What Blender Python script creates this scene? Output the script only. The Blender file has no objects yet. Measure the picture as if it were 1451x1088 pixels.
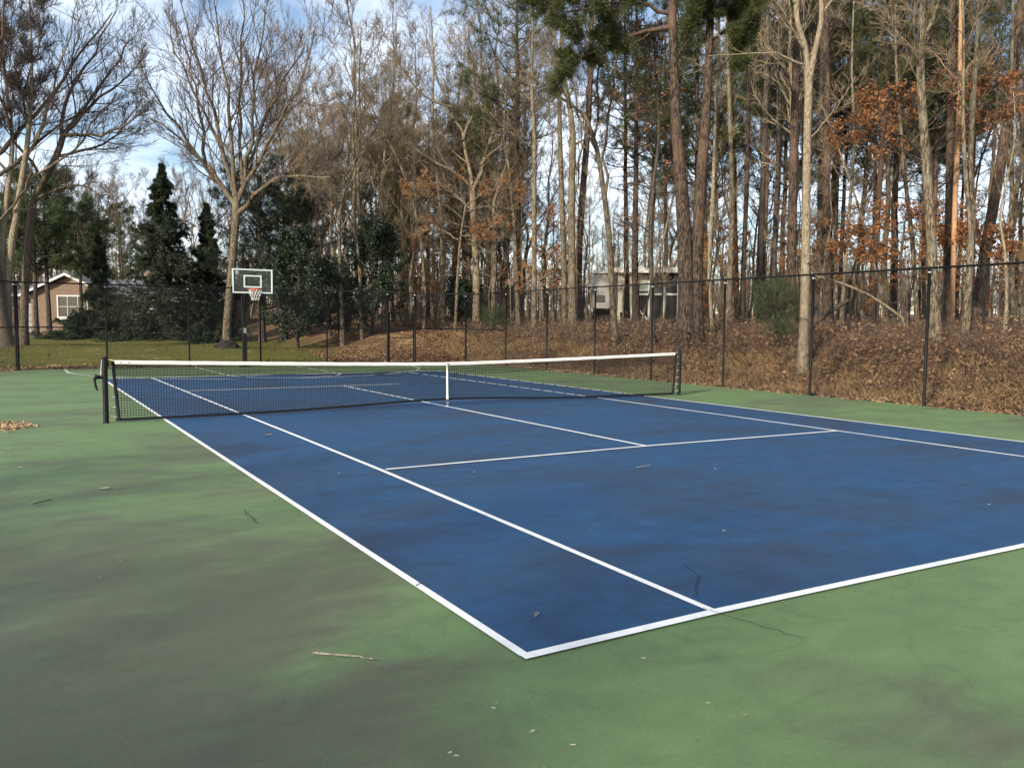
import bpy, math, random
import numpy as np
from mathutils import Matrix, Vector

# ------------------------------------------------------------------ camera, sky, sun, exposure
sc = bpy.context.scene
col = sc.collection
W0, H0, FPX = 1451.0, 1088.0, 1177.3
CP = np.array([-7.6966, -15.4366, 1.7245])
YAW, PIT, ROL = 0.540907, -0.072165, 0.008442
_f = np.array([math.sin(YAW)*math.cos(PIT), math.cos(YAW)*math.cos(PIT), math.sin(PIT)])
_r0 = np.array([math.cos(YAW), -math.sin(YAW), 0.0])
_u0 = np.cross(_r0, _f)
_r = _r0*math.cos(ROL)+_u0*math.sin(ROL)
_u = -_r0*math.sin(ROL)+_u0*math.cos(ROL)
cam_d = bpy.data.cameras.new('camera')
cam_d.sensor_width = 36.0
cam_d.lens = FPX/W0*36.0
cam_d.clip_start = 0.1
cam_d.clip_end = 2000
cam = bpy.data.objects.new('camera', cam_d)
col.objects.link(cam)
cam.matrix_world = Matrix(((_r[0], _u[0], -_f[0], CP[0]), (_r[1], _u[1], -_f[1], CP[1]), (_r[2], _u[2], -_f[2], CP[2]), (0, 0, 0, 1)))
sc.camera = cam

SUN_AZ = math.atan2(-0.91, -0.41)      # clockwise from +Y
SUN_EL = math.radians(27)
wd = bpy.data.worlds.new('World')
sc.world = wd
wd.use_nodes = True
wn, wl = wd.node_tree.nodes, wd.node_tree.links
wn.clear()
w_out = wn.new('ShaderNodeOutputWorld')
w_bg = wn.new('ShaderNodeBackground')
w_sky = wn.new('ShaderNodeTexSky')
w_sky.sky_type = 'NISHITA'
w_sky.sun_disc = False
w_sky.sun_elevation = SUN_EL
w_sky.sun_rotation = SUN_AZ
w_sky.air_density = 1.0
w_sky.dust_density = 0.6
w_sky.ozone_density = 1.6
w_tc = wn.new('ShaderNodeTexCoord')
w_sep = wn.new('ShaderNodeSeparateXYZ')
w_add = wn.new('ShaderNodeMath'); w_add.operation = 'ADD'; w_add.inputs[1].default_value = 0.22
w_abs = wn.new('ShaderNodeMath'); w_abs.operation = 'ABSOLUTE'
w_div = wn.new('ShaderNodeVectorMath'); w_div.operation = 'DIVIDE'
w_cmb = wn.new('ShaderNodeCombineXYZ')
w_noi = wn.new('ShaderNodeTexNoise')
w_noi.inputs['Scale'].default_value = 1.7
w_noi.inputs['Detail'].default_value = 7
w_noi.inputs['Roughness'].default_value = 0.58
w_noi.inputs['Distortion'].default_value = 0.5
w_rmp = wn.new('ShaderNodeValToRGB')
w_rmp.color_ramp.elements[0].position = 0.40
w_rmp.color_ramp.elements[1].position = 0.78
w_mul = wn.new('ShaderNodeMath'); w_mul.operation = 'MULTIPLY'; w_mul.inputs[1].default_value = 0.88
w_mix = wn.new('ShaderNodeMix'); w_mix.data_type = 'RGBA'
w_mix.inputs['B'].default_value = (11.0, 11.6, 12.6, 1)
wl.new(w_tc.outputs['Generated'], w_sep.inputs[0])
wl.new(w_sep.outputs['Z'], w_abs.inputs[0])
wl.new(w_abs.outputs[0], w_add.inputs[0])
for i in range(3):
    wl.new(w_add.outputs[0], w_cmb.inputs[i])
wl.new(w_tc.outputs['Generated'], w_div.inputs[0])
wl.new(w_cmb.outputs[0], w_div.inputs[1])
wl.new(w_div.outputs[0], w_noi.inputs['Vector'])
wl.new(w_noi.outputs['Fac'], w_rmp.inputs[0])
wl.new(w_rmp.outputs[0], w_mul.inputs[0])
wl.new(w_mul.outputs[0], w_mix.inputs['Factor'])
wl.new(w_sky.outputs[0], w_mix.inputs['A'])
wl.new(w_mix.outputs['Result'], w_bg.inputs['Color'])
w_bg.inputs['Strength'].default_value = 0.13
wl.new(w_bg.outputs[0], w_out.inputs['Surface'])

sun_d = bpy.data.lights.new('sun', 'SUN')
sun_d.energy = 5.0
sun_d.angle = math.radians(1.6)
sun_d.color = (1.0, 0.90, 0.74)
sun = bpy.data.objects.new('sun', sun_d)
col.objects.link(sun)
SD = Vector((math.sin(SUN_AZ)*math.cos(SUN_EL), math.cos(SUN_AZ)*math.cos(SUN_EL), math.sin(SUN_EL)))
sun.rotation_euler = SD.to_track_quat('Z', 'Y').to_euler()
sun.location = (-40, 0, 40)

sc.view_settings.view_transform = 'Standard'
sc.view_settings.look = 'None'
sc.view_settings.gamma = 1.0
sc.view_settings.exposure = 0.50
sc.render.engine = 'CYCLES'
sc.cycles.max_bounces = 5
sc.cycles.diffuse_bounces = 2
sc.cycles.glossy_bounces = 2
sc.cycles.transparent_max_bounces = 6
sc.cycles.caustics_reflective = False
sc.cycles.caustics_refractive = False

# ------------------------------------------------------------------ measuring helpers
def ss(x):
    x = np.clip(x, 0, 1)
    return x*x*(3-2*x)

def bumps(x, y):
    return (np.sin(x*0.9+1.3)*np.cos(y*0.7+.4)*.5 + np.sin(x*1.9-y*1.3)*.3 + np.cos(x*.37+y*.53)*.7)

def terr(x, y):
    x = np.asarray(x, float); y = np.asarray(y, float)
    s = x-9.75
    hr = 1.35*ss(s/4.6)+.018*np.maximum(0, s-4)
    t = y-17.9
    w = ss((x-4.5)/5.5)
    hb = (.5*ss(t/8.5)+.012*np.maximum(0, t-9))*(1-w)+(1.3*ss(t/5.5)+.022*np.maximum(0, t-5))*w
    hl = .35*ss((-10.2-x)/6)
    h = np.maximum(np.maximum(hr, hb), hl)
    out = np.clip(np.maximum(np.maximum(s, t), -10.2-x)/2.0, 0, 1)
    return h+.07*bumps(x, y)*out-.012

def ray(u, v):
    return _f+_r*((u-W0/2)/FPX)+_u*((H0/2-v)/FPX)

def at(u, v, Z):
    return CP+ray(u, v)*Z

def base_at(u, v, Z):
    p = at(u, v, Z)
    p[2] = float(terr(p[0], p[1]))
    return p

# ------------------------------------------------------------------ mesh helpers
def norm(a):
    return a/np.maximum(np.linalg.norm(a, axis=-1, keepdims=True), 1e-9)

class MB:
    """collects vertices and faces of one mesh"""
    def __init__(s):
        s.v = []; s.f = []; s.n = 0
    def add(s, V, F, m=0, smooth=False):
        V = np.asarray(V, float).reshape(-1, 3)
        F = np.asarray(F, np.int64)
        s.v.append(V); s.f.append((F+s.n, m, smooth)); s.n += len(V)
    def box(s, c, d, m=0, rot=None):
        x, y, z = d[0]/2, d[1]/2, d[2]/2
        V = np.array([(-x,-y,-z),(x,-y,-z),(x,y,-z),(-x,y,-z),(-x,-y,z),(x,-y,z),(x,y,z),(-x,y,z)])
        if rot is not None:
            V = V@rot.T
        s.add(V+np.array(c), [(0,3,2,1),(4,5,6,7),(0,1,5,4),(1,2,6,5),(2,3,7,6),(3,0,4,7)], m)
    def quad(s, a, b, c, d, m=0):
        s.add([a, b, c, d], [(0, 1, 2, 3)], m)
    def tubes(s, P, R, k, m=0, cap=False):
        P = np.asarray(P, float); R = np.asarray(R, float)
        B, n = P.shape[:2]
        T = norm(np.gradient(P, axis=1))
        mean = norm(P[:, -1]-P[:, 0])
        ref = np.where(np.abs(mean[:, 2:3]) > .8, np.array([[1., 0, 0]]), np.array([[0, 0, 1.]]))[:, None, :]
        U = norm(np.cross(T, np.broadcast_to(ref, T.shape)))
        V = np.cross(T, U)
        a = np.arange(k)*2*math.pi/k
        ring = P[:, :, None, :]+R[:, :, None, None]*(U[:, :, None, :]*np.cos(a)[None, None, :, None]+V[:, :, None, :]*np.sin(a)[None, None, :, None])
        i = np.arange(n-1)[:, None]; j = np.arange(k)[None, :]
        q = np.stack([i*k+j, (i+1)*k+j, (i+1)*k+(j+1) % k, i*k+(j+1) % k], -1).reshape(-1, 4)
        F = (np.arange(B)[:, None, None]*(n*k)+q[None]).reshape(-1, 4)
        s.add(ring.reshape(-1, 3), F, m, k > 3)
        if cap:
            b0 = np.arange(B)[:, None]*(n*k)
            off = s.n-B*n*k
            s.f.append((b0+np.arange(k)[None, ::-1]+off, m, False))
            s.f.append((b0+(n-1)*k+np.arange(k)[None, :]+off, m, False))
    def bar(s, a, b, r, k=8, m=0, cap=True):
        s.tubes(np.array([[a, b]], float), np.array([[r, r]]), k, m, cap)
    def line(s, pts, radii, k=8, m=0, cap=True):
        s.tubes(np.array([pts], float), np.array([radii], float), k, m, cap)
    def cards(s, C, A, Bv, m=0, fold=0.0, rng=None):
        """leaf shaped quads: centre C, half axis A (along), half axis Bv (across)"""
        N = norm(np.cross(A, Bv))*np.linalg.norm(Bv, axis=1, keepdims=True)*fold
        V = np.stack([C-A, C+Bv+N-A*.1, C+A, C-Bv+N-A*.1], 1)
        F = np.arange(len(C))[:, None]*4+np.arange(4)[None]
        s.add(V.reshape(-1, 3), F, m)
    def spikes(s, O, D, Wd, m=0):
        """needle triangles: origin O, direction*length D, half width vector Wd"""
        V = np.stack([O-Wd, O+Wd, O+D], 1)
        F = np.arange(len(O))[:, None]*3+np.arange(3)[None]
        s.add(V.reshape(-1, 3), F, m)
    def lathe(s, prof, k=16, c=(0, 0, 0), m=0):
        n = len(prof); a = np.arange(k)*2*math.pi/k
        V = np.array([[(r*math.cos(t)+c[0], r*math.sin(t)+c[1], z+c[2]) for t in a] for r, z in prof]).reshape(-1, 3)
        F = [(i*k+j, i*k+(j+1) % k, (i+1)*k+(j+1) % k, (i+1)*k+j) for i in range(n-1) for j in range(k)]
        s.add(V, F, m, True)
    def mesh(s, name, mats):
        me = bpy.data.meshes.new(name)
        V = np.concatenate(s.v)
        me.vertices.add(len(V))
        me.vertices.foreach_set('co', V.astype(np.float32).ravel())
        loops = np.concatenate([F.ravel() for F, _, _ in s.f])
        cnt = np.concatenate([np.full(len(F), F.shape[1]) for F, _, _ in s.f])
        st = np.concatenate([[0], np.cumsum(cnt)[:-1]])
        mi = np.concatenate([np.full(len(F), m) for F, m, _ in s.f])
        sm = np.concatenate([np.full(len(F), b) for F, _, b in s.f])
        me.loops.add(len(loops))
        me.loops.foreach_set('vertex_index', loops.astype(np.int32))
        me.polygons.add(len(cnt))
        me.polygons.foreach_set('loop_start', st.astype(np.int32))
        me.polygons.foreach_set('loop_total', cnt.astype(np.int32))
        me.polygons.foreach_set('material_index', mi.astype(np.int32))
        me.polygons.foreach_set('use_smooth', sm.astype(bool))
        for m in (mats if isinstance(mats, (list, tuple)) else [mats]):
            me.materials.append(m)
        me.update(calc_edges=True)
        me.validate()
        return me
    def build(s, name, mats, parent=None, loc=None, kind=None):
        o = bpy.data.objects.new(name, s.mesh(name, mats))
        col.objects.link(o)
        if parent is not None:
            o.parent = parent
        if loc is not None:
            o.location = loc
        if kind:
            o['kind'] = kind
        return o

def tag(o, label, cat, group=None):
    o['label'] = label; o['category'] = cat
    if group:
        o['group'] = group
    return o

def thing(name, label, cat, loc=(0, 0, 0), rz=0.0, group=None):
    o = bpy.data.objects.new(name, None)
    o.empty_display_size = .2
    col.objects.link(o)
    o.location = loc; o.rotation_euler = (0, 0, rz)
    return tag(o, label, cat, group)

def dup(o, loc, rz, scale, label, group=None):
    c = o.copy(); col.objects.link(c)
    c.location = loc; c.rotation_euler = (0, 0, rz); c.scale = scale
    c['label'] = label
    if group:
        c['group'] = group
    elif 'group' in c:
        del c['group']
    for ch in list(o.children):
        d = ch.copy(); col.objects.link(d); d.parent = c
        for g in list(ch.children):
            e = g.copy(); col.objects.link(e); e.parent = d
    return c

# ------------------------------------------------------------------ materials
def mat(name, base, rough=.8, c2=None, scale=8.0, stretch=(1, 1, 1), bump=0.0, detail=6, lo=.35, hi=.65, spec=.3, c3=None, scale3=1.5, lo3=.5, hi3=.65, metal=0.0, bdist=.02, coord='Object', rand=None):
    m = bpy.data.materials.new(name); m.use_nodes = True
    nt = m.node_tree; n, l = nt.nodes, nt.links
    b = n['Principled BSDF']
    b.inputs['Roughness'].default_value = rough
    b.inputs['Specular IOR Level'].default_value = spec
    b.inputs['Metallic'].default_value = metal
    b.inputs['Base Color'].default_value = (*base, 1)
    last = None
    if c2 is not None:
        tc = n.new('ShaderNodeTexCoord'); mp = n.new('ShaderNodeMapping')
        mp.inputs['Scale'].default_value = stretch
        l.new(tc.outputs[coord], mp.inputs['Vector'])
        nz = n.new('ShaderNodeTexNoise'); nz.inputs['Scale'].default_value = scale; nz.inputs['Detail'].default_value = detail
        nz.inputs['Roughness'].default_value = .62
        l.new(mp.outputs[0], nz.inputs['Vector'])
        mr = n.new('ShaderNodeMapRange'); mr.inputs[1].default_value = lo; mr.inputs[2].default_value = hi
        l.new(nz.outputs['Fac'], mr.inputs[0])
        mx = n.new('ShaderNodeMix'); mx.data_type = 'RGBA'
        mx.inputs['A'].default_value = (*base, 1); mx.inputs['B'].default_value = (*c2, 1)
        l.new(mr.outputs[0], mx.inputs['Factor'])
        last = mx.outputs['Result']
        if c3 is not None:
            n3 = n.new('ShaderNodeTexNoise'); n3.inputs['Scale'].default_value = scale3; n3.inputs['Detail'].default_value = 5
            l.new(tc.outputs[coord], n3.inputs['Vector'])
            m3 = n.new('ShaderNodeMapRange'); m3.inputs[1].default_value = lo3; m3.inputs[2].default_value = hi3
            l.new(n3.outputs['Fac'], m3.inputs[0])
            x3 = n.new('ShaderNodeMix'); x3.data_type = 'RGBA'
            l.new(m3.outputs[0], x3.inputs['Factor']); l.new(last, x3.inputs['A'])
            x3.inputs['B'].default_value = (*c3, 1)
            last = x3.outputs['Result']
        if bump:
            bp = n.new('ShaderNodeBump'); bp.inputs['Strength'].default_value = bump; bp.inputs['Distance'].default_value = bdist
            l.new(nz.outputs['Fac'], bp.inputs['Height']); l.new(bp.outputs[0], b.inputs['Normal'])
    if rand is not None:      # every tree its own tint
        oi = n.new('ShaderNodeObjectInfo')
        hv = n.new('ShaderNodeHueSaturation')
        mr2 = n.new('ShaderNodeMapRange'); mr2.inputs[3].default_value = 1-rand; mr2.inputs[4].default_value = 1+rand
        l.new(oi.outputs['Random'], mr2.inputs[0]); l.new(mr2.outputs[0], hv.inputs['Value'])
        if last is None:
            hv.inputs['Color'].default_value = (*base, 1)
        else:
            l.new(last, hv.inputs['Color'])
        last = hv.outputs[0]
    if last is not None:
        l.new(last, b.inputs['Base Color'])
    return m

def leafy(name, cols, rough=.6, spec=.3, scale=1.3, trans=.25, fine=40.0):
    """foliage: patches of several real leaf colours plus leaf to leaf variation, some light passing through"""
    m = bpy.data.materials.new(name); m.use_nodes = True
    n, l = m.node_tree.nodes, m.node_tree.links
    b = n['Principled BSDF']; out = n['Material Output']
    b.inputs['Roughness'].default_value = rough; b.inputs['Specular IOR Level'].default_value = spec
    tc = n.new('ShaderNodeTexCoord')
    a1 = n.new('ShaderNodeTexNoise'); a1.inputs['Scale'].default_value = scale; a1.inputs['Detail'].default_value = 3
    a2 = n.new('ShaderNodeTexNoise'); a2.inputs['Scale'].default_value = fine; a2.inputs['Detail'].default_value = 1
    l.new(tc.outputs['Object'], a1.inputs['Vector']); l.new(tc.outputs['Object'], a2.inputs['Vector'])
    ad = n.new('ShaderNodeMath'); ad.operation = 'ADD'
    l.new(a1.outputs['Fac'], ad.inputs[0]); l.new(a2.outputs['Fac'], ad.inputs[1])
    hf = n.new('ShaderNodeMath'); hf.operation = 'MULTIPLY'; hf.inputs[1].default_value = .5
    l.new(ad.outputs[0], hf.inputs[0])
    rp = n.new('ShaderNodeValToRGB')
    el = rp.color_ramp.elements
    while len(el) < len(cols):
        el.new(.5)
    for i, c in enumerate(cols):
        el[i].position = .34+.32*i/(len(cols)-1); el[i].color = (*c, 1)
    l.new(hf.outputs[0], rp.inputs[0]); l.new(rp.outputs[0], b.inputs['Base Color'])
    t = n.new('ShaderNodeBsdfTranslucent'); l.new(rp.outputs[0], t.inputs['Color'])
    mx = n.new('ShaderNodeMixShader'); mx.inputs[0].default_value = trans
    l.new(b.outputs[0], mx.inputs[1]); l.new(t.outputs[0], mx.inputs[2]); l.new(mx.outputs[0], out.inputs['Surface'])
    return m

M = {}
M['bark_tan'] = mat('tan_bark', (.25, .19, .118), .9, (.05, .038, .028), 3.2, (7, 7, 1.6), 1.0, c3=(.19, .17, .115), scale3=1.3, lo3=.48, hi3=.68, rand=.3, bdist=.06, lo=.40, hi=.56, detail=8)
M['bark_pale'] = mat('pale_bark', (.33, .27, .18), .9, (.11, .085, .058), 3.5, (6, 6, 2.2), 1.0, c3=(.20, .155, .11), scale3=1.6, lo3=.54, hi3=.68, rand=.1, bdist=.04)
M['bark_pine'] = mat('pine_bark', (.092, .062, .043), .92, (.014, .011, .009), 3.0, (6, 6, 1.5), 1.0, bdist=.06, lo=.42, hi=.57, detail=8, c3=(.125, .075, .048), scale3=.5, lo3=.48, hi3=.7, rand=.25)
M['bark_dark'] = mat('dark_bark', (.095, .075, .058), .92, (.028, .023, .019), 4, (6, 6, 1.2), 1.0, bdist=.05, lo=.4, hi=.6, rand=.2)
M['bark_mid'] = mat('brown_bark', (.165, .125, .085), .92, (.05, .04, .03), 4, (6, 6, 1.2), 1.0, bdist=.05, lo=.4, hi=.62)
M['bark_orange'] = mat('sunlit_orange_bark', (.42, .24, .12), .85, (.26, .15, .085), 5, (4, 4, 1.2), .4)  # orange sunlight painted into the bark colour of a single trunk
M['twig'] = mat('twig_bark', (.115, .088, .070), .9, (.07, .054, .045), 2.5, rand=.25)
M['twig_tan'] = mat('tan_twigs', (.24, .182, .115), .9, (.12, .092, .062), 2.5, rand=.3)
M['needle'] = leafy('pine_needles', [(.026, .040, .014), (.068, .080, .026), (.125, .13, .045)], .55)
M['needle_light'] = leafy('soft_pine_needles', [(.025, .045, .016), (.06, .085, .03), (.10, .12, .05)], .55)
M['needle_olive'] = leafy('olive_pine_needles', [(.04, .045, .018), (.09, .085, .035), (.14, .125, .05)], .6)
M['needle_bough'] = leafy('sunlit_pine_needles', [(.028, .042, .013), (.068, .082, .025), (.125, .13, .045)], .5)
M['spruce'] = leafy('spruce_needles', [(.013, .023, .012), (.028, .042, .020), (.058, .072, .032)], .6, trans=.12)
M['glossy'] = leafy('glossy_leaves', [(.010, .020, .010), (.022, .036, .018), (.05, .066, .035)], .5, .3, 1.5, .1)
M['rust'] = leafy('rust_oak_leaves', [(.13, .05, .024), (.32, .135, .05), (.48, .26, .12)], .7, .2, 1.2, .35)
M['litter'] = leafy('leaf_litter_leaves', [(.07, .040, .024), (.22, .125, .066), (.42, .265, .145)], .8, .2, .8, .1, 9.0)
M['straw'] = leafy('straw_grass', [(.22, .14, .065), (.36, .25, .12), (.46, .34, .17)], .8, .2, .7, .2, 12.0)
M['lawn'] = leafy('lawn_blades', [(.075, .075, .020), (.12, .12, .028), (.17, .155, .05)], .8, .2, .5, .2, 10.0)
M['brush'] = mat('brush_stems', (.15, .10, .072), .9, (.06, .044, .036), .8)
M['black_metal'] = mat('black_vinyl_metal', (.008, .008, .009), .6, (.013, .013, .013), 12, spec=.15)
M['black_mesh'] = mat('black_vinyl_wire', (.012, .012, .012), .5, spec=.3)
M['black_cord'] = mat('black_cord', (.012, .013, .014), .8, spec=.2)
M['steel'] = mat('dull_steel', (.45, .45, .45), .4, (.35, .35, .35), 30, metal=.8)
M['white_band'] = mat('white_vinyl_band', (.80, .77, .72), .6, (.68, .64, .58), 6, lo=.45, hi=.8)
M['white_paint'] = mat('white_trim_paint', (.72, .71, .68), .6, (.62, .60, .57), 4)
M['rim_red'] = mat('orange_rim_paint', (.55, .10, .05), .45, (.45, .08, .04), 20)
M['pad'] = mat('mulch', (.03, .022, .018), .95, (.015, .012, .01), 20)

# ------------------------------------------------------------------ court surface and ground
def court_mat(name, clean, dirty, dirty2, near_dirt_shade, rough=.75, g0=.46, g1=.78, mott=.07):
    m = bpy.data.materials.new(name); m.use_nodes = True
    n, l = m.node_tree.nodes, m.node_tree.links
    b = n['Principled BSDF']; b.inputs['Specular IOR Level'].default_value = .35
    tc = n.new('ShaderNodeTexCoord')
    def noise(sc_, det, strc=(1, 1, 1), dist=0.0, rot=0.0, rough_=.6):
        mp = n.new('ShaderNodeMapping'); mp.inputs['Scale'].default_value = strc; mp.inputs['Rotation'].default_value = (0, 0, rot)
        l.new(tc.outputs['Object'], mp.inputs['Vector'])
        z = n.new('ShaderNodeTexNoise'); z.inputs['Scale'].default_value = sc_; z.inputs['Detail'].default_value = det
        z.inputs['Distortion'].default_value = dist; z.inputs['Roughness'].default_value = rough_
        l.new(mp.outputs[0], z.inputs['Vector'])
        return z.outputs['Fac']
    def mr(src, a, b_, c=0.0, d=1.0, smooth=True):
        k = n.new('ShaderNodeMapRange')
        if smooth: k.interpolation_type = 'SMOOTHSTEP'
        k.inputs[1].default_value = a; k.inputs[2].default_value = b_; k.inputs[3].default_value = c; k.inputs[4].default_value = d
        l.new(src, k.inputs[0]); return k.outputs[0]
    def math_(op, a, b_):
        k = n.new('ShaderNodeMath'); k.operation = op
        for i, q in enumerate((a, b_)):
            if isinstance(q, float): k.inputs[i].default_value = q
            else: l.new(q, k.inputs[i])
        k.use_clamp = False
        return k.outputs[0]
    def mix(fac, a, b_):
        k = n.new('ShaderNodeMix'); k.data_type = 'RGBA'
        l.new(fac, k.inputs['Factor'])
        for nm, q in (('A', a), ('B', b_)):
            if isinstance(q, tuple): k.inputs[nm].default_value = (*q, 1)
            else: l.new(q, k.inputs[nm])
        return k.outputs['Result']
    sep = n.new('ShaderNodeSeparateXYZ'); l.new(tc.outputs['Object'], sep.inputs[0])
    # worn-in grime: broad soft patches, plus tree shade painted in with dirt along near left
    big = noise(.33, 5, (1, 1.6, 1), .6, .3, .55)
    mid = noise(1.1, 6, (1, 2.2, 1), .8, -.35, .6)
    grime_shade = math_('ADD', math_('MULTIPLY', big, .7), math_('MULTIPLY', mid, .35))
    left = mr(math_('MULTIPLY', sep.outputs['X'], -1.0), 5.0, 7.6, 0.0, near_dirt_shade)
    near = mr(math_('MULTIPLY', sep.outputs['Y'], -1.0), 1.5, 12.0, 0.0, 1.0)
    grime_shade = math_('ADD', grime_shade, math_('MULTIPLY', left, near))
    g = mr(grime_shade, g0, g1, 0.0, .95)
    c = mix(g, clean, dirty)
    stre = noise(1.6, 7, (1.0, .28, 1), 1.2, .55, .65)
    c = mix(mr(stre, .52, .78, 0.0, .55), c, dirty2)
    tide = noise(.62, 4, (1, 1.4, 1), .9, 1.1, .6)
    band = math_('ABSOLUTE', math_('SUBTRACT', tide, .5), 0.0)
    c = mix(mr(band, .0, .022, .30, 0.0), c, dirty2)
    spots = noise(5.5, 3, (1, 1, 1), .3)
    c = mix(mr(spots, .66, .76, 0.0, .45), c, dirty)
    fine = noise(46, 6, (1, 1, 1), 0.0, 0.0, .75)
    hv = n.new('ShaderNodeHueSaturation'); l.new(c, hv.inputs['Color'])
    l.new(mr(fine, .25, .75, .80, 1.20, False), hv.inputs['Value'])
    mid2 = noise(3.2, 5, (1, 1.5, 1), .5)
    hv2 = n.new('ShaderNodeHueSaturation'); l.new(hv.outputs[0], hv2.inputs['Color'])
    l.new(mr(mid2, .3, .7, 1-mott, 1+mott, False), hv2.inputs['Value'])
    l.new(hv2.outputs[0], b.inputs['Base Color'])
    l.new(mr(big, .3, .7, rough-.1, rough+.1), b.inputs['Roughness'])
    bp = n.new('ShaderNodeBump'); bp.inputs['Strength'].default_value = .25; bp.inputs['Distance'].default_value = .004
    l.new(noise(160, 3), bp.inputs['Height']); l.new(bp.outputs[0], b.inputs['Normal'])
    return m

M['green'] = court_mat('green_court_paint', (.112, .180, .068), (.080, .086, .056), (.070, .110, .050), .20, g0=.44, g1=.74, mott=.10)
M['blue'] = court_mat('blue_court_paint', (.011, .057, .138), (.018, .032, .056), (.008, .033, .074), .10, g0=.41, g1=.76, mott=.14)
M['line'] = mat('white_line_paint', (.80, .80, .78), .7, (.52, .53, .52), 7, lo=.48, hi=.85, c3=(.60, .61, .60), scale3=.9, lo3=.5, hi3=.75)

def ground_mat():
    m = bpy.data.materials.new('ground'); m.use_nodes = True
    n, l = m.node_tree.nodes, m.node_tree.links
    b = n['Principled BSDF']; b.inputs['Roughness'].default_value = .95; b.inputs['Specular IOR Level'].default_value = .1
    tc = n.new('ShaderNodeTexCoord'); sep = n.new('ShaderNodeSeparateXYZ'); l.new(tc.outputs['Object'], sep.inputs[0])
    def noise(s, d, r=.6):
        z = n.new('ShaderNodeTexNoise'); z.inputs['Scale'].default_value = s; z.inputs['Detail'].default_value = d; z.inputs['Roughness'].default_value = r
        l.new(tc.outputs['Object'], z.inputs['Vector']); return z.outputs['Fac']
    def ramp(src, cs):
        r = n.new('ShaderNodeValToRGB'); e = r.color_ramp.elements
        while len(e) < len(cs): e.new(.5)
        for i, (p, c) in enumerate(cs): e[i].position = p; e[i].color = (*c, 1)
        l.new(src, r.inputs[0]); return r.outputs[0]
    def mr(src, a, b_):
        k = n.new('ShaderNodeMapRange'); k.interpolation_type = 'SMOOTHSTEP'; k.inputs[1].default_value = a; k.inputs[2].default_value = b_
        l.new(src, k.inputs[0]); return k.outputs[0]
    def mth(op, a, c):
        k = n.new('ShaderNodeMath'); k.operation = op
        l.new(a, k.inputs[0])
        if isinstance(c, float): k.inputs[1].default_value = c
        else: l.new(c, k.inputs[1])
        return k.outputs[0]
    def mix(f, a, c):
        k = n.new('ShaderNodeMix'); k.data_type = 'RGBA'; l.new(f, k.inputs['Factor']); l.new(a, k.inputs['A']); l.new(c, k.inputs['B']); return k.outputs['Result']
    litter = ramp(noise(14, 6, .75), [(.25, (.035, .022, .015)), (.5, (.13, .075, .042)), (.72, (.27, .165, .09))])
    straw = ramp(noise(18, 5, .7), [(.3, (.14, .09, .045)), (.6, (.30, .21, .10)), (.8, (.40, .29, .15))])
    grass = ramp(noise(22, 5, .7), [(.3, (.070, .070, .018)), (.55, (.12, .12, .030)), (.78, (.19, .165, .07))])
    c = mix(mr(noise(.45, 4), .50, .64), litter, straw)
    lx = mth('ADD', sep.outputs['X'], mth('MULTIPLY', noise(.5, 4), 4.0))
    lawn = mth('SUBTRACT', mr(mth('MULTIPLY', lx, -1.0), -9.0, -5.0), mr(mth('ADD', sep.outputs['Y'], mth('MULTIPLY', noise(.35, 3), 6.0)), 48.0, 56.0))
    edge = mr(mth('ADD', sep.outputs['Y'], mth('MULTIPLY', noise(.9, 5), 2.6)), 19.4, 21.2)
    yes = mth('MULTIPLY', lawn, edge)
    c = mix(yes, c, mix(mr(noise(.8, 6), .56, .68), grass, straw))
    l.new(c, b.inputs['Base Color'])
    bp = n.new('ShaderNodeBump'); bp.inputs['Strength'].default_value = .9; bp.inputs['Distance'].default_value = .06
    l.new(noise(11, 5), bp.inputs['Height']); l.new(bp.outputs[0], b.inputs['Normal'])
    return m

M['ground'] = ground_mat()
def make_ground():
    xs = np.concatenate([np.linspace(-400, -40, 10), np.linspace(-36, 8, 45), np.linspace(8.6, 20, 39), np.linspace(20.6, 70, 60), np.linspace(76, 500, 14)])
    ys = np.concatenate([np.linspace(-300, -40, 8), np.linspace(-36, 16, 53), np.linspace(16.4, 32, 40), np.linspace(33, 110, 60), np.linspace(116, 600, 14)])
    X, Y = np.meshgrid(xs, ys, indexing='ij')
    Z = terr(X, Y)
    nx, ny = X.shape
    i = np.arange(nx-1)[:, None]; j = np.arange(ny-1)[None]
    F = np.stack([i*ny+j, (i+1)*ny+j, (i+1)*ny+j+1, i*ny+j+1], -1).reshape(-1, 4)
    b = MB(); b.add(np.stack([X, Y, Z], -1), F, 0, True)
    b.build('ground', M['ground'], kind='structure')
make_ground()

def sheet(name, poly, z, m):
    b = MB(); b.add([(x, y, z) for x, y in poly], [tuple(range(len(poly)))])
    return b.build(name, m, kind='structure')
rng0 = np.random.default_rng(3)
edge_r = [(9.52+.06*math.sin(y*1.7)+.05*math.sin(y*4.1+1), y) for y in np.linspace(-18.5, 17.0, 60)]
edge_b = [(x, 17.72+.05*math.sin(x*2.1)+.04*math.sin(x*5.3)) for x in np.linspace(9.0, -7.3, 40)]
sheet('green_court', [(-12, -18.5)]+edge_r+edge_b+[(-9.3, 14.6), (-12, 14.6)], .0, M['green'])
sheet('blue_court', [(-5.46, -11.86), (-4.1, -11.85), (-2.7, -11.89), (-.9, -11.955), (2, -11.965), (5.43, -11.925), (5.46, 11.7), (-5.46, 11.7)], .004, M['blue'])

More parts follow.
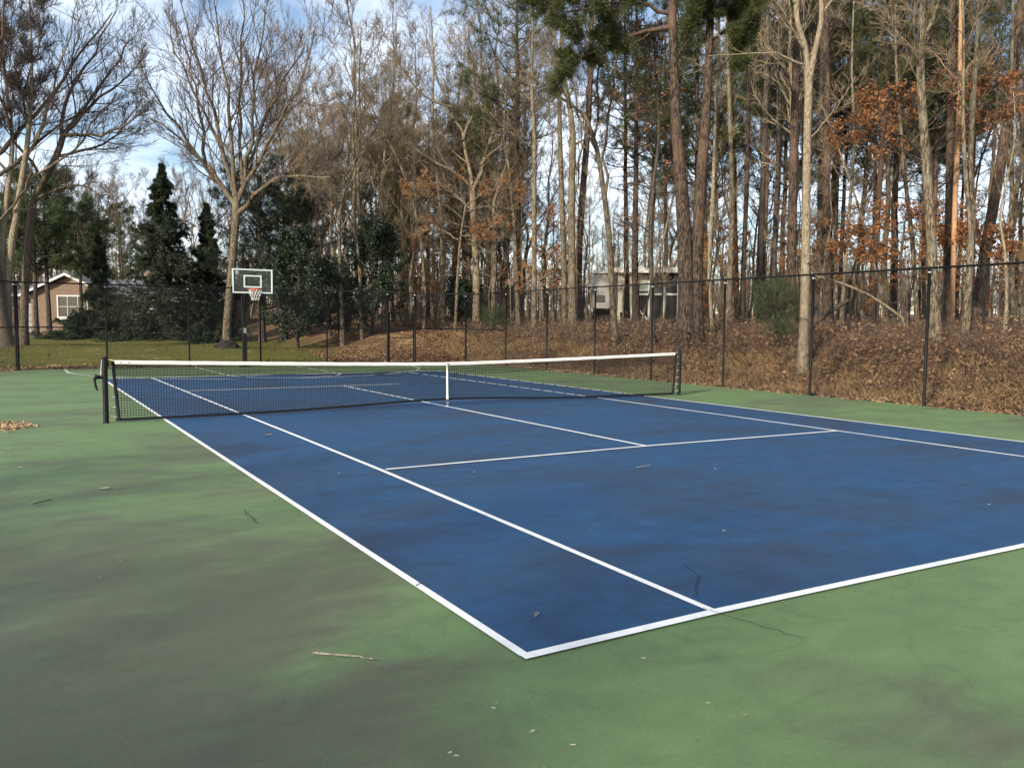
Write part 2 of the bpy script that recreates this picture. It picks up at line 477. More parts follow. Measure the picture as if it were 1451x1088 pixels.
def strip(b, pts, w, z, closed=False):
    P = np.array(pts, float); T = norm(np.gradient(P, axis=0)); Nn = np.stack([-T[:, 1], T[:, 0]], 1)
    L = P+Nn*w/2; R_ = P-Nn*w/2
    V = np.concatenate([np.c_[L, np.full(len(P), z)], np.c_[R_, np.full(len(P), z)]])
    n_ = len(P)
    b.add(V, [(i+n_, i+n_+1, i+1, i) for i in range(n_-1)])
LW = .055
b = MB(); strip(b, [(-5.46, -11.865), (-5.455, -8), (-5.455, 0), (-5.455, 11.7)], LW, .0080); b.build('sideline', M['line'], kind='structure')
b = MB(); strip(b, [(5.40, -11.865), (5.40, -8.5), (5.44, 0), (5.46, 11.7)], LW, .0080); b.build('sideline', M['line'], kind='structure')
b = MB(); strip(b, [(-4.115, -11.865), (-4.085, -9.9), (-4.045, -6.4), (-4.05, -3.4), (-4.075, .4), (-4.13, 11.7)], LW, .0084); b.build('sideline', M['line'], kind='structure')
b = MB(); strip(b, [(3.92, -11.865), (3.90, -9.5), (3.96, -6.5), (4.08, 0), (4.12, 11.7)], LW, .0084); b.build('sideline', M['line'], kind='structure')
b = MB(); strip(b, [(-5.4875, -11.885), (-4.1, -11.88), (-2.7, -11.92), (-.9, -11.98), (2, -11.99), (5.43, -11.95)], .07, .0120); b.build('baseline', M['line'], kind='structure')
b = MB(); strip(b, [(-5.4875, 11.7), (5.49, 11.7)], .08, .0120); b.build('baseline', M['line'], kind='structure')
b = MB(); strip(b, [(-3.99, -6.40), (0, -6.37), (3.94, -6.52)], LW, .0120); b.build('service_line', M['line'], kind='structure')
b = MB(); strip(b, [(-4.09, 6.2), (4.1, 6.2)], LW, .0120); b.build('service_line', M['line'], kind='structure')
b = MB(); strip(b, [(0, -6.36), (-.02, 0), (-.03, 6.2)], LW, .0084); b.build('centre_line', M['line'], kind='structure')
# basketball markings
HC = (-.1, 15.75)
b = MB()
strip(b, [(HC[0]-6.08, 17.2), (HC[0]-6.08, 16.2)]+[(HC[0]+6.08*math.cos(a), HC[1]+6.08*math.sin(a)) for a in np.linspace(math.pi, 2*math.pi, 60)]+[(HC[0]+6.08, 16.6)], .05, .0160)
b.build('three_point_line', M['line'], kind='structure')
b = MB()
strip(b, [(HC[0]-1.8, 17.2), (HC[0]-1.75, 11.6)], .05, .0162)
strip(b, [(HC[0]+1.8, 17.2), (HC[0]+1.75, 11.6)], .05, .0162)
strip(b, [(HC[0]-1.75, 11.6), (HC[0]+1.75, 11.6)], .05, .0202)
strip(b, [(HC[0]+1.75*math.cos(a), 11.6+1.8*math.sin(a)) for a in np.linspace(math.pi, 2*math.pi, 30)], .05, .0242)
b.build('key_line', M['line'], kind='structure')
# hairline cracks in the coating
M['crack'] = mat('crack_shadow', (.012, .014, .016), .9)
def crack(pts, w, seed):
    r = np.random.default_rng(seed); out = []
    for (a, c) in zip(pts[:-1], pts[1:]):
        for t in np.linspace(0, 1, 9)[:-1]:
            out.append((a[0]+(c[0]-a[0])*t+r.normal()*.010, a[1]+(c[1]-a[1])*t+r.normal()*.010))
    out.append(pts[-1])
    bb = MB(); strip(bb, out, w, .0165); bb.build('court_crack', M['crack'], kind='structure')
crack([(-3.62, -11.05), (-3.70, -11.3), (-4.05, -11.62)], .006, 1)
crack([(-4.15, -11.80), (-4.12, -12.0), (-4.02, -12.45)], .005, 2)
crack([(-5.94, -7.75), (-5.95, -8.35)], .008, 3)

# ------------------------------------------------------------------ tennis net
net = thing('tennis_net', 'black tennis net with white top band stretched across the blue court', 'tennis net', (0, 0, 0))
XP = 6.36
def net_top(x):
    return 1.055-(1.055-.915)*(1-(np.abs(x)/XP)**1.3)
def net_bot(x):
    return .04+.11*np.exp(-(x/2.4)**2)
XL, XR = -6.24, 6.24
def build_net():
    cw = .0034
    b = MB()
    n_ = 278
    xs = np.linspace(XL, XR, n_)
    zt, zb = net_top(xs)-.03, net_bot(xs)+.03
    lean = (xs/XR)*.0
    tt = np.linspace(0, 1, 5)
    P = np.stack([np.broadcast_to(xs[:, None], (n_, 5))+lean[:, None], np.broadcast_to(np.sin(tt*math.pi)*.05, (n_, 5))*np.exp(-(xs/3)**2)[:, None], zb[:, None]+(zt-zb)[:, None]*tt[None]], -1)
    b.tubes(P, np.full((n_, 5), cw), 4)
    rows = 23
    f = np.linspace(0, 1, rows)
    xs2 = np.linspace(XL, XR, 60)
    zt, zb = net_top(xs2)-.03, net_bot(xs2)+.03
    P = np.stack([np.broadcast_to(xs2[None], (rows, 60)), np.sin(f*math.pi)[:, None]*.05*np.exp(-(xs2/3)**2)[None], zb[None]+(zt-zb)[None]*f[:, None]], -1)
    b.tubes(P, np.full((rows, 60), cw), 4)
    # doubled mesh of the upper rows
    xs3 = xs[:-1]+.0225
    zt = net_top(xs3)-.03
    P = np.stack([np.stack([xs3, xs3], 1), np.full((n_-1, 2), .012), np.stack([zt-.24, zt], 1)], -1)
    b.tubes(P, np.full((n_-1, 2), cw), 4)
    fr = np.arange(5)*.045+.02
    P = np.stack([np.broadcast_to(xs2[None], (5, 60)), np.full((5, 60), .012), (net_top(xs2)-.03)[None]-fr[:, None]], -1)
    b.tubes(P, np.full((5, 60), cw), 4)
    b.build('mesh', M['black_cord'], net)
    # white head band: flat fold over the cable
    b = MB()
    xs = np.linspace(XL, XR, 60); z = net_top(xs)
    sec = [(-.011, -.058), (-.013, -.01), (-.006, .004), (.006, .004), (.013, -.01), (.011, -.058)]
    V = np.stack([np.stack([xs, np.full(60, y), z+dz+.002*np.sin(xs*9)], 1) for y, dz in sec], 1)
    F = [(i*6+j, i*6+(j+1) % 6, (i+1)*6+(j+1) % 6, (i+1)*6+j) for i in range(59) for j in range(6)]
    b.add(V, F)
    hb = b.build('head_band', M['white_band'], net)
    for s in (-1, 1):
        for q in (.10, .22):
            b = MB(); b.box((s*(XR-q), -.0145, float(net_top(XR-q))-.028), (.014, .006, .014))
            b.build('grommet', M['black_metal'], hb)
    b = MB()
    xs = np.linspace(XL, XR, 80); z = net_bot(xs)
    V = np.concatenate([np.stack([xs, np.full(80, -.008), z-.012], 1), np.stack([xs, np.full(80, -.008), z+.028], 1), np.stack([xs, np.full(80, .008), z+.028], 1), np.stack([xs, np.full(80, .008), z-.012], 1)])
    b.add(V, [(i+80*a, i+1+80*a, i+1+80*((a+1) % 4), i+80*((a+1) % 4)) for i in range(79) for a in range(4)])
    b.build('bottom_band', M['black_cord'], net)
    for s in (-1, 1):
        b = MB()
        b.line([(s*XR+s*.03, 0, 1.03), (s*XR+s*.01, -.006, .75), (s*XR-s*.02, -.01, .40), (s*XR-s*.05, 0, .04)], [.026, .03, .03, .028], 6)
        b.build('side_band', M['black_cord'], net)
    # lacing and cable
    b = MB()
    b.bar((XP+.06, 0, 1.07), (XR-.02, 0, 1.05), .004, 6)
    b.build('cable', M['white_band'], net)
    b = MB()
    b.line([(XL+.02, 0, 1.045), (-XP-.05, 0, 1.09), (-XP-.075, -.01, 1.06), (-XP-.10, -.02, .80)], [.004]*4, 6)
    b.build('cable', M['white_band'], net)
    for z in np.linspace(.12, .95, 6):
        for s in (-1, 1):
            b = MB(); b.bar((s*(XP-.02), -.03, z), (s*XR, -.01, z-.02), .003, 5)
            b.build('lacing', M['white_band'], net)
    b = MB()
    b.line([(0, -.018, .905), (0, -.02, .6), (0, -.03, .30), (0, -.03, .18)], [.024, .024, .024, .024], 4)
    b.box((0, -.03, .20), (.05, .02, .09))
    b.build('centre_strap', M['white_band'], net)
    b = MB()
    b.box((0, -.03, .085), (.05, .035, .06)); b.bar((0, -.03, .0), (0, -.03, .06), .012, 8)
    b.build('strap_anchor', M['steel'], net)
build_net()
def net_post(x, label, crank):
    t = thing('net_post', label, 'net post', (x, 0, 0))
    b = MB()
    b.lathe([(.0, 0), (.052, 0), (.052, .008), (.044, .02), (.044, 1.075), (.040, 1.09), (.0, 1.09)], 20)
    b.build('tube', M['black_metal'], t)
    b = MB(); b.lathe([(.03, 1.085), (.032, 1.10), (.022, 1.115), (.0, 1.12)], 14)
    b.bar((0, -.02, 1.085), (0, .02, 1.085), .03, 12)
    b.build('cap', M['black_metal'], t)
    b = MB()
    b.box((0, -.047, .55), (.03, .012, .95)); b.build('lacing_rail', M['black_metal'], t)
    if crank:
        b = MB(); b.bar((-.04, -.01, .78), (-.15, -.03, .78), .032, 12); b.bar((-.15, -.03, .78), (-.13, -.03, .78), .05, 14)
        w = b.build('winder', M['black_metal'], t)
        b = MB(); b.line([(-.15, -.03, .78), (-.165, -.035, .75), (-.145, -.06, .62), (-.125, -.065, .56)], [.018, .02, .018, .018], 8)
        b.build('handle', M['black_metal'], w)
net_post(-XP-.03, 'black net post with a crank winder, at the left end of the net', True)
net_post(XP+.03, 'plain black net post without a winder at the right end of net', False)

# ------------------------------------------------------------------ chain link fences
FH = 3.0
def fence_run(name, label, A, B, posts, gap=None, mid=(), endposts=(), wire=.0029):
    """A->B run: posts at the given distances, top rail, tension wire, woven mesh; gap leaves the gate free"""
    A = np.array(A, float); B = np.array(B, float); D = B-A; L = float(np.linalg.norm(D)); D = D/L
    t = thing(name, label, 'fence', (A[0], A[1], 0), math.atan2(D[1], D[0]))
    for s in posts:
        big = s in endposts
        r = .048 if big else .034
        b = MB(); b.lathe([(r+.02, -.02), (r+.012, .012), (r, .02), (r, FH-.02), (r+.006, FH-.015), (r+.006, FH+.02), (r*.5, FH+.045), (0, FH+.05)], 10, (s, 0, 0))
        po = b.build('post', M['black_metal'], t)
        b = MB(); b.lathe([(r+.006, FH-.10), (r+.010, FH-.095), (r+.010, FH-.07), (r+.006, FH-.065)], 10, (s, 0, 0))
        b.build('tie_band', M['steel'], po)
    b = MB(); b.bar((posts[0], -.0, FH+.012), (posts[-1], 0, FH+.012), .025, 8); b.build('top_rail', M['black_metal'], t)
    for (a, c) in mid:
        b = MB(); b.bar((a, 0, 1.47), (c, 0, 1.47), .021, 8); b.build('brace_rail', M['black_metal'], t)
    segs = [(posts[0], posts[-1])] if gap is None else [(posts[0], gap[0]), (gap[1], posts[-1])]
    yo = .042
    for (a, c) in segs:
        mesh_panel(a, c, .03, FH-.02, yo, wire).build('mesh', M['black_mesh'], t)
    b = MB()
    for (a, c) in segs:
        b.bar((a, yo, .05), (c, yo, .05), .003, 5)
    b.build('tension_wire', M['steel'], t)
    return t
def mesh_panel(a, c, z0, z1, yo, wire):
    h = z1-z0; pitch = .0707
    st = np.arange(a-h, c, pitch)
    x0 = np.maximum(st, a); x1 = np.minimum(st+h, c)
    ok = x1-x0 > .01
    st, x0, x1 = st[ok], x0[ok], x1[ok]
    b = MB()
    P = np.stack([np.stack([x0, np.full_like(x0, yo), z0+(x0-st)], 1), np.stack([x1, np.full_like(x0, yo+.004), z0+(x1-st)], 1)], 1)
    b.tubes(P, np.full((len(st), 2), wire), 3)
    P = np.stack([np.stack([x0, np.full_like(x0, yo+.004), z1-(x0-st)], 1), np.stack([x1, np.full_like(x0, yo), z1-(x1-st)], 1)], 1)
    b.tubes(P, np.full((len(st), 2), wire), 3)
    return b
CR = (9.6, 17.4); CL = (-7.56, 17.9)
ys_right = [17.4, 13.85, 10.77, 7.73, 4.72, 1.61, -1.41, -4.49, -7.5, -10.5]
fence_run('chain_link_fence', 'long black chain link fence along the right side, below the leafy bank', (9.6, 17.4), (9.42, -10.5), [17.4-y for y in ys_right][1:], mid=(), endposts=())
LB = math.dist(CR, CL)
def sx(x): return CR[0]-x
bp_ = [sx(x) for x in (9.6, 7.17, 5.93, 3.30, .64, -2.0, -4.8)]+[LB]
fence_run('chain_link_fence', 'black chain link fence across the back, behind the basketball hoop', CR, CL, bp_, gap=(bp_[1], bp_[2]), mid=((bp_[0], bp_[1]), (bp_[2], bp_[3]), (bp_[6], bp_[7])), endposts=(bp_[0], bp_[1], bp_[2], bp_[7]))
fence_run('chain_link_fence', 'short black fence section slanting off at far left, beside the thick tree', CL, (-9.35, 14.45), [.12, math.dist(CL, (-9.35, 14.45))], mid=((.12, math.dist(CL, (-9.35, 14.45))),))
# the first bay of the right run, from the corner post
b = MB()
fr = [o for o in col.objects if o.name == 'chain_link_fence'][0]
b.bar((0, 0, FH+.012), (3.55, 0, FH+.012), .025, 8); b.build('top_rail', M['black_metal'], fr)
b = MB(); b.bar((.05, 0, 1.47), (3.55, 0, 1.47), .021, 8); b.build('brace_rail', M['black_metal'], fr)
mesh_panel(.05, 3.55, .03, FH-.02, .042, .0029).build('mesh', M['black_mesh'], fr)
def gate():
    ga = np.array(CR)+(np.array(CL)-np.array(CR))/LB*(bp_[1]+.07)
    D = (np.array(CL)-np.array(CR))/LB
    w = bp_[2]-bp_[1]-.14
    t = thing('chain_link_gate', 'narrow black chain link gate in the back fence, beside the dark evergreens', 'gate', (ga[0], ga[1], 0), math.atan2(D[1], D[0]))
    b = MB()
    for x in (0, w): b.bar((x, -.0, .06), (x, 0, 2.15), .024, 8)
    for z in (.06, 1.1, 2.15): b.bar((0, 0, z), (w, 0, z), .021, 8)
    b.build('frame', M['black_metal'], t)
    mesh_panel(.0, w, .06, 2.15, .03, .0025).build('mesh', M['black_mesh'], t)
    b = MB(); b.box((w-.06, -.02, 1.1), (.16, .05, .05)); b.build('latch', M['steel'], t)
    for z in (.35, 1.85):
        b = MB(); b.box((-.04, 0, z), (.07, .06, .06))
        b.build('hinge', M['black_metal'], t)
gate()

# ------------------------------------------------------------------ basketball hoop
def hoop():
    bx, by = .05, 16.35
    t = thing('basketball_hoop', 'black pole basketball hoop with clear white-edged backboard at the back', 'basketball hoop', (bx, by, 0))
    b = MB()
    b.box((-.10, .95, 1.35), (.15, .15, 2.70)); b.box((-.10, .95, .01), (.40, .40, .02))
    b.build('pole', M['black_metal'], t)
    b = MB()
    for x in (-.30, .18):
        b.bar((-.06+x*.15, .95, 2.25), (x+.1, .06, 2.78), .03, 6); b.bar((-.06+x*.15, .95, 2.65), (x+.1, .06, 3.35), .03, 6)
    b.box((-.1, .88, 2.45), (.24, .14, .5))
    b.build('arm', M['black_metal'], t)
    b = MB(); b.box((-.10, .868, 1.38), (.11, .008, .20)); b.build('height_plate', M['steel'], t)
    Wb, Hb, z0 = 1.48, .90, 2.78
    g = bpy.data.materials.new('clear_backboard'); g.use_nodes = True
    nb = g.node_tree.nodes['Principled BSDF']; nb.inputs['Base Color'].default_value = (.82, .9, .88, 1); nb.inputs['Roughness'].default_value = .05
    nb.inputs['Transmission Weight'].default_value = .0; nb.inputs['Alpha'].default_value = .02; nb.inputs['Specular IOR Level'].default_value = .15
    M['clear'] = g
    b = MB(); b.box((0, 0, z0+Hb/2), (Wb-.06, .012, Hb-.06)); bb = b.build('backboard', g, t)
    wf = mat('board_white', (.62, .70, .66), .5)
    b = MB()
    for s in (-1, 1): b.box((s*(Wb/2-.025), -.0, z0+Hb/2), (.05, .03, Hb))
    for z in (z0+.025, z0+Hb-.025): b.box((0, 0, z), (Wb-.104, .03, .05))
    b.build('frame', wf, bb)
    b = MB()
    for x in (-.305, .305): b.box((x, -.012, z0+.44), (.05, .006, .46))
    for z in (z0+.235, z0+.645): b.box((0, -.012, z), (.56, .006, .05))
    b.build('target_square', wf, bb)
    b = MB()
    b.box((0, .01, z0-.025), (Wb+.04, .06, .05)); b.box((-Wb/2-.02, .01, z0+.12), (.05, .05, .26)); b.box((Wb/2+.02, .01, z0+.06), (.05, .05, .14))
    b.build('padding', M['black_metal'], bb)
    b = MB()
    a = np.linspace(0, 2*math.pi, 29)
    rz = z0+.14
    rp = np.stack([.23*np.cos(a), -.38+.23*np.sin(a), np.full(29, rz)], 1)
    b.tubes(rp[None], np.full((1, 29), .014), 8)
    b.box((0, -.08, rz-.01), (.18, .16, .10)); b.box((0, -.17, rz), (.34, .03, .06))
    rim = b.build('rim', M['rim_red'], t)
    b = MB()
    k = 12; PP = []
    for i in range(k):
        for sgn in (1, -1):
            pts = []
            for j in range(6):
                f = j/5; r = .23-.10*f+.012*math.sin(f*6)
                an = 2*math.pi*(i+sgn*f*1.5)/k
                pts.append((r*math.cos(an), -.38+r*math.sin(an), rz-.01-.40*f))
            PP.append(pts)
    b.tubes(np.array(PP), np.full((len(PP), 6), .0055), 4)
    b.build('net', M['white_band'], rim)
hoop()

# ------------------------------------------------------------------ houses
M['brick'] = None
def brick_mat():
    m = bpy.data.materials.new('brick'); m.use_nodes = True
    n, l = m.node_tree.nodes, m.node_tree.links
    b = n['Principled BSDF']; b.inputs['Roughness'].default_value = .9
    tc = n.new('ShaderNodeTexCoord'); mp = n.new('ShaderNodeMapping'); mp.inputs['Rotation'].default_value = (math.pi/2, 0, 0)
    l.new(tc.outputs['Object'], mp.inputs[0])
    k = n.new('ShaderNodeTexBrick'); k.inputs['Scale'].default_value = 4.5
    k.inputs['Color1'].default_value = (.24, .155, .10, 1); k.inputs['Color2'].default_value = (.16, .10, .065, 1); k.inputs['Mortar'].default_value = (.22, .19, .155, 1)
    k.inputs['Mortar Size'].default_value = .018
    l.new(mp.outputs[0], k.inputs[0]); l.new(k.outputs[0], b.inputs['Base Color'])
    return m
M['brick'] = brick_mat()
M['shingle'] = mat('grey_shingles', (.16, .165, .18), .9, (.09, .09, .10), 7, (1, 3, 3), .3)
M['glass'] = mat('window_glass', (.03, .035, .04), .08, spec=.6)
M['cream'] = mat('cream_wall', (.78, .72, .60), .85, (.68, .62, .51), 1.2)
M['grey_siding'] = mat('grey_siding', (.34, .32, .31), .85, (.29, .27, .26), 4, (.3, 1, 6))
M['curtain'] = mat('pale_blind', (.42, .50, .44), .8, (.36, .43, .38), 3)
M['dark_in'] = mat('dark_recess', (.02, .019, .018), .9, (.03, .027, .025), 3)

def house_frame(u, Z, z):
    p = at(u, 455, Z); return (p[0], p[1], z)

def window(parent, x, y, z, w, h, nx, ny, fr=.07, mglass=None):
    b = MB()
    for s in (-1, 1): b.box((x+s*(w/2-fr/2), y-.03, z+h/2), (fr, .09, h))
    for zz in (z+fr/2, z+h-fr/2): b.box((x, y-.03, zz), (w-2*fr-.004, .09, fr))
    wi = b.build('window', M['white_paint'], parent)
    b = MB(); b.box((x, y+.012, z+h/2), (w-.02, .03, h-.02)); b.build('pane', mglass or M['glass'], wi)
    b = MB()
    for i in range(1, nx): b.box((x-w/2+w*i/nx, y-.02, z+h/2), (.035, .05, h-2*fr-.004))
    for j in range(1, ny):
        for i in range(nx): b.box((x-w/2+w*(i+.5)/nx, y-.02, z+h*j/ny), ((w-2*fr)/nx-.05, .04, .03))
    if nx > 1 or ny > 1: b.build('muntin', M['white_paint'], wi)
    return wi

def brick_house():
    Z = 60.0; s = Z/FPX
    g = .55
    def X(u): return (u-160)*s
    def Hh(v): return 1.7245+(455.0-v)*s-g
    t = thing('brick_house', 'low brick house with grey roof and white trim behind dark spruces', 'house', house_frame(160, Z, g), -YAW)
    # main wing, left garage wing and the gabled bay that comes forward
    b = MB()
    def prism(x0, x1, y0, y1, h, m=0): b.box(((x0+x1)/2, (y0+y1)/2, h/2-.4), (x1-x0, y1-y0, h+.8), m)
    he = Hh(424)
    prism(X(45), X(150), 0, 6.0, Hh(417))
    prism(X(150)+.003, X(305), 1.6, 8.0, he)
    gx0, gx1, gp = X(45), X(150), (X(98), Hh(392))
    b.add([(gx0, .0, Hh(417)+.4-.4), (gx1, .0, Hh(417)), (gp[0], .0, gp[1]-.1)], [(0, 1, 2)])
    b.build('wall', M['brick'], t)
    b = MB(); prism(X(22), X(45)-.004, .6, 6, Hh(420)); b.build('garage_wall', M['grey_siding'], t)
    b = MB()
    b.box((X(36), .58, 1.0), (1.0, .06, 2.1)); gd = b.build('garage_door', M['grey_siding'], t)
    for z in (.55, 1.05, 1.55):
        b = MB(); b.box((X(36), .545, z), (.96, .03, .04)); b.build('panel_groove', M['dark_in'], gd)
    # roofs (thick slabs)
    def slab(pts, th=.16, m='shingle', name='roof', up=None):
        P = np.array(pts, float); n_ = norm(np.cross(P[1]-P[0], P[-1]-P[0]))
        if n_[2] < 0: n_ = -n_
        V = np.concatenate([P, P+n_*th]); k = len(P)
        F = [tuple(range(k))[::-1]]; F2 = [tuple(range(k, 2*k))]
        b = MB(); b.add(V, [F[0]]); b.n = len(V)
        b.f.append((np.array(F2), 0, False))
        b.f.append((np.array([(i, (i+1) % k, (i+1) % k+k, i+k) for i in range(k)]), 0, False))
        return b.build(name, M[m], t)
    rz = Hh(396)
    slab([(X(150)-1.5, 1.2, he-.12), (X(308), 1.2, he-.12), (X(300), 4.8, rz), (X(150)-1.5, 4.8, rz)])
    slab([(X(150)-1.5, 8.4, he-.12), (X(308), 8.4, he-.12), (X(300), 4.8, rz+.002), (X(150)-1.5, 4.8, rz+.002)])
    slab([(X(14), .2, Hh(421)), (X(46), .2, Hh(421)), (X(60), 3.3, Hh(402)), (X(20), 3.3, Hh(402))])
    ov = .5
    gr1 = slab([(gx0-ov, -.45, Hh(417)-.16), (gx0-ov, 5.9, Hh(417)-.16), (gp[0], 5.9, gp[1]), (gp[0], -.45, gp[1])])
    gr2 = slab([(gx1+ov, -.45, Hh(417)-.16), (gx1+ov, 5.9, Hh(417)-.16), (gp[0], 5.9, gp[1]+.003), (gp[0], -.45, gp[1]+.003)])
    # white rake boards and eave boards
    b = MB()
    for (a, c) in (((gx0-ov-.05, Hh(417)-.16), gp), ((gx1+ov+.05, Hh(417)-.16), gp)):
        A = np.array((a[0], -.5, a[1]-.1)); C = np.array((c[0], -.5, c[1]-.02))
        V = [A, C, C+(0, 0, .17), A+(0, 0, .17)]; V2 = [q+np.array((0, .05, 0)) for q in V]
        b.add(V+V2, [(0, 1, 2, 3), (7, 6, 5, 4), (0, 4, 5, 1), (1, 5, 6, 2), (2, 6, 7, 3), (3, 7, 4, 0)])
    b.box(((X(150)+.6+X(308))/2, 1.14, he-.10), (X(308)-X(150)-.8, .06, .18))
    A = np.array((X(308)+.05, 1.1, he-.15)); C = np.array((X(301), 4.8, rz-.05))
    b.bar(A, C, .12, 4)
    b.bar((X(14), .15, Hh(421)), (X(46), .15, Hh(421)), .10, 4)
    b.build('trim_board', M['white_paint'], t)
    b = MB(); cx = X(175); b.box((cx, 5.2, Hh(398)+.1), (1.05, .8, 1.6)); b.box((cx, 5.2, Hh(389)), (1.25, 1.0, .14)); b.box((cx, 5.2, Hh(387)), (.9, .6, .22))
    b.build('chimney', M['brick'], t)
    window(t, X(104), -.0, Hh(452), (126-82)*s, (452-420)*s, 3, 2, .09)
    b = MB(); b.box((X(104), -.08, Hh(453.5)), (2.5, .16, .08)); b.build('window_sill', M['white_paint'], t)
    window(t, X(38), .6, Hh(434), .35, 1.0, 1, 2)
    for u in (187, 205):
        d = MB()
        xx = X(u); w = .82
        for q in (-1, 1): d.box((xx+q*(w/2-.05), 1.57, 1.05), (.10, .08, 2.1))
        for zz in (.15, 2.05): d.box((xx, 1.57, zz), (w-.204, .08, .2))
        do = d.build('french_door', M['white_paint'], t)
        d = MB(); d.box((xx, 1.585, 1.05), (w-.15, .03, 1.9)); d.build('pane', M['glass'], do)
        d = MB()
        for zz in (.6, 1.0, 1.4, 1.75): d.box((xx, 1.565, zz), (w-.22, .05, .035))
        d.box((xx, 1.563, 1.05), (.035, .06, 1.68)); d.build('muntin', M['white_paint'], do)
    window(t, X(237), 1.6, Hh(448), 1.2, 1.1, 2, 2)
    window(t, X(278), 1.6, Hh(448), 1.2, 1.1, 2, 2)
brick_house()

def modern_house():
    Z = 56.0; s = Z/FPX; g = float(terr(*at(900, 460, Z)[:2]))-.1
    def X(u): return (u-905)*s
    def Hh(v): return 1.7245+(460.5-v)*s-g
    t = thing('modern_house', 'cream flat roofed two storey house with large windows, seen between trunks', 'house', house_frame(905, Z, g), -YAW-.12)
    b = MB(); b.box(((X(874)+X(901))/2, 1.5, Hh(388)/2), (X(901)-X(874), 3.2, Hh(388)+.6)); b.build('wall', M['cream'], t)
    b = MB(); b.box(((X(838)+X(874))/2-.003, 2.6, (Hh(386)+Hh(437))/2), (X(874)-X(838), 3.2, Hh(386)-Hh(437))); b.build('grey_wall', M['grey_siding'], t)
    b = MB(); b.box(((X(838)+X(874))/2-.003, 3.0, Hh(437)/2-.1), (X(874)-X(838)-.1, 2.4, Hh(437)+.1)); b.build('carport', M['dark_in'], t)
    b = MB(); b.box(((X(901)+X(968))/2+.003, 1.9, Hh(386)/2), (X(968)-X(901), 3.0, Hh(386)+.4)); b.build('window_wall', M['dark_in'], t)
    b = MB()
    b.box(((X(874)+X(968))/2, 1.4, Hh(384)), (X(968)-X(874)+.15, 3.8, .34)); b.box((X(856), 2.6, Hh(385)), (X(874)-X(838)+.1-.3, 3.5, .18))
    b.lathe([(.22, -.14), (.22, .14)], 8, (X(874)-.05, -.2, Hh(384)))
    b.build('roof', M['white_paint'], t)
    b = MB(); b.box(((X(904)+X(918))/2, .34, Hh(401)), ((918-904)*s, .06, (412-388)*s)); w = b.build('window', M['curtain'], t)
    b = MB()
    for u in (903, 919, 940, 967): b.box((X(u), .36, Hh(424)), (.12, .12, Hh(388)-.1))
    b.box((X(935), .345, Hh(417)), (X(967)-X(903)-.13, .09, .14))
    b.build('mullion', M['white_paint'], t)
    b = MB(); b.box(((X(922)+X(938))/2, .36, Hh(403)), ((938-922)*s, .05, 1.2)); b.build('pane', M['glass'], t)
    b = MB(); b.box(((X(943)+X(965))/2, .36, Hh(403)), ((965-943)*s, .05, 1.2)); b.build('pane', M['glass'], t)
    b = MB(); b.bar((X(906), .28, Hh(440)), (X(922), .26, Hh(459)), .08, 4); b.build('stair_rail', M['white_paint'], t)
    b = MB(); b.box((X(885), -.13, Hh(453)), (.62, .08, 1.0)); d = b.build('door', M['dark_in'], t)
    b = MB(); b.box((X(849), .97, Hh(423)), (.7, .08, .45)); b.build('window', M['glass'], t)
    b = MB(); b.bar((X(959), .3, Hh(372)-.2), (X(959), .3, Hh(455)), .05, 6); b.build('downpipe', M['white_paint'], t)
modern_house()

# ------------------------------------------------------------------ trees
def resample(pts, n):
    P = np.array(pts, float)
    d = np.r_[0, np.cumsum(np.linalg.norm(np.diff(P[:, :3], axis=0), axis=1))]
    t = np.linspace(0, d[-1], n)
    # gentle smoothing through the measured points
    Q = np.stack([np.interp(t, d, P[:, k]) for k in range(P.shape[1])], 1)
    S = Q.copy()
    S[1:-1] = (Q[:-2]+2*Q[1:-1]+Q[2:])/4
    return S

def grow(rng, P, R, m, t0, t1, ang, asd, lf, n, up, wig, rf, tip=.003, Lmin=.15, taper=.55, Lfun=None, rmax=None, tp=1.0):
    B, nn = P.shape[:2]
    t = t0+(t1-t0)*((np.arange(m)[None]+rng.random((B, m)))/m)**tp
    x = t*(nn-1); i0 = np.minimum(x.astype(int), nn-2); fr = (x-i0)[..., None]
    bi = np.arange(B)[:, None]
    a, c = P[bi, i0], P[bi, i0+1]
    pos = a+(c-a)*fr
    tan = norm(c-a)
    r = R[bi, i0]*(1-fr[..., 0])+R[bi, i0+1]*fr[..., 0]
    plen = np.linalg.norm(np.diff(P, axis=1), axis=2).sum(1)[:, None]
    ref = np.where(np.abs(tan[..., 2:3]) > .9, np.array([1., 0, 0]), np.array([0, 0, 1.]))
    u = norm(np.cross(tan, ref)); v = np.cross(tan, u)
    az = rng.random((B, 1))*6.28+np.arange(m)[None]*2.4+rng.normal(0, .5, (B, m))
    side = u*np.cos(az)[..., None]+v*np.sin(az)[..., None]
    an = (ang+rng.normal(0, asd, (B, m)))[..., None]
    d = tan*np.cos(an)+side*np.sin(an)
    if Lfun is None:
        L = plen*lf*(1-taper*t)*(.55+.8*rng.random((B, m)))
    else:
        L = Lfun(t)*(.8+.4*rng.random((B, m)))
    L = np.maximum(L, Lmin)
    N = B*m
    pos = pos.reshape(N, 3); d = d.reshape(N, 3); L = L.reshape(N, 1); r = r.reshape(N)
    out = [pos]; cur = pos
    for k in range(n-1):
        d = norm(d+np.array([0, 0, up])+rng.normal(0, wig, (N, 3)))
        cur = cur+d*L/(n-1)
        out.append(cur)
    P2 = np.stack(out, 1)
    r0 = np.maximum(np.minimum(r*rf, L[:, 0]*.03+.002), tip)
    if rmax: r0 = np.minimum(r0, rmax)
    R2 = r0[:, None]*(1-np.linspace(0, 1, n)[None]**.9*.75)
    return P2, np.maximum(R2, tip*.8)

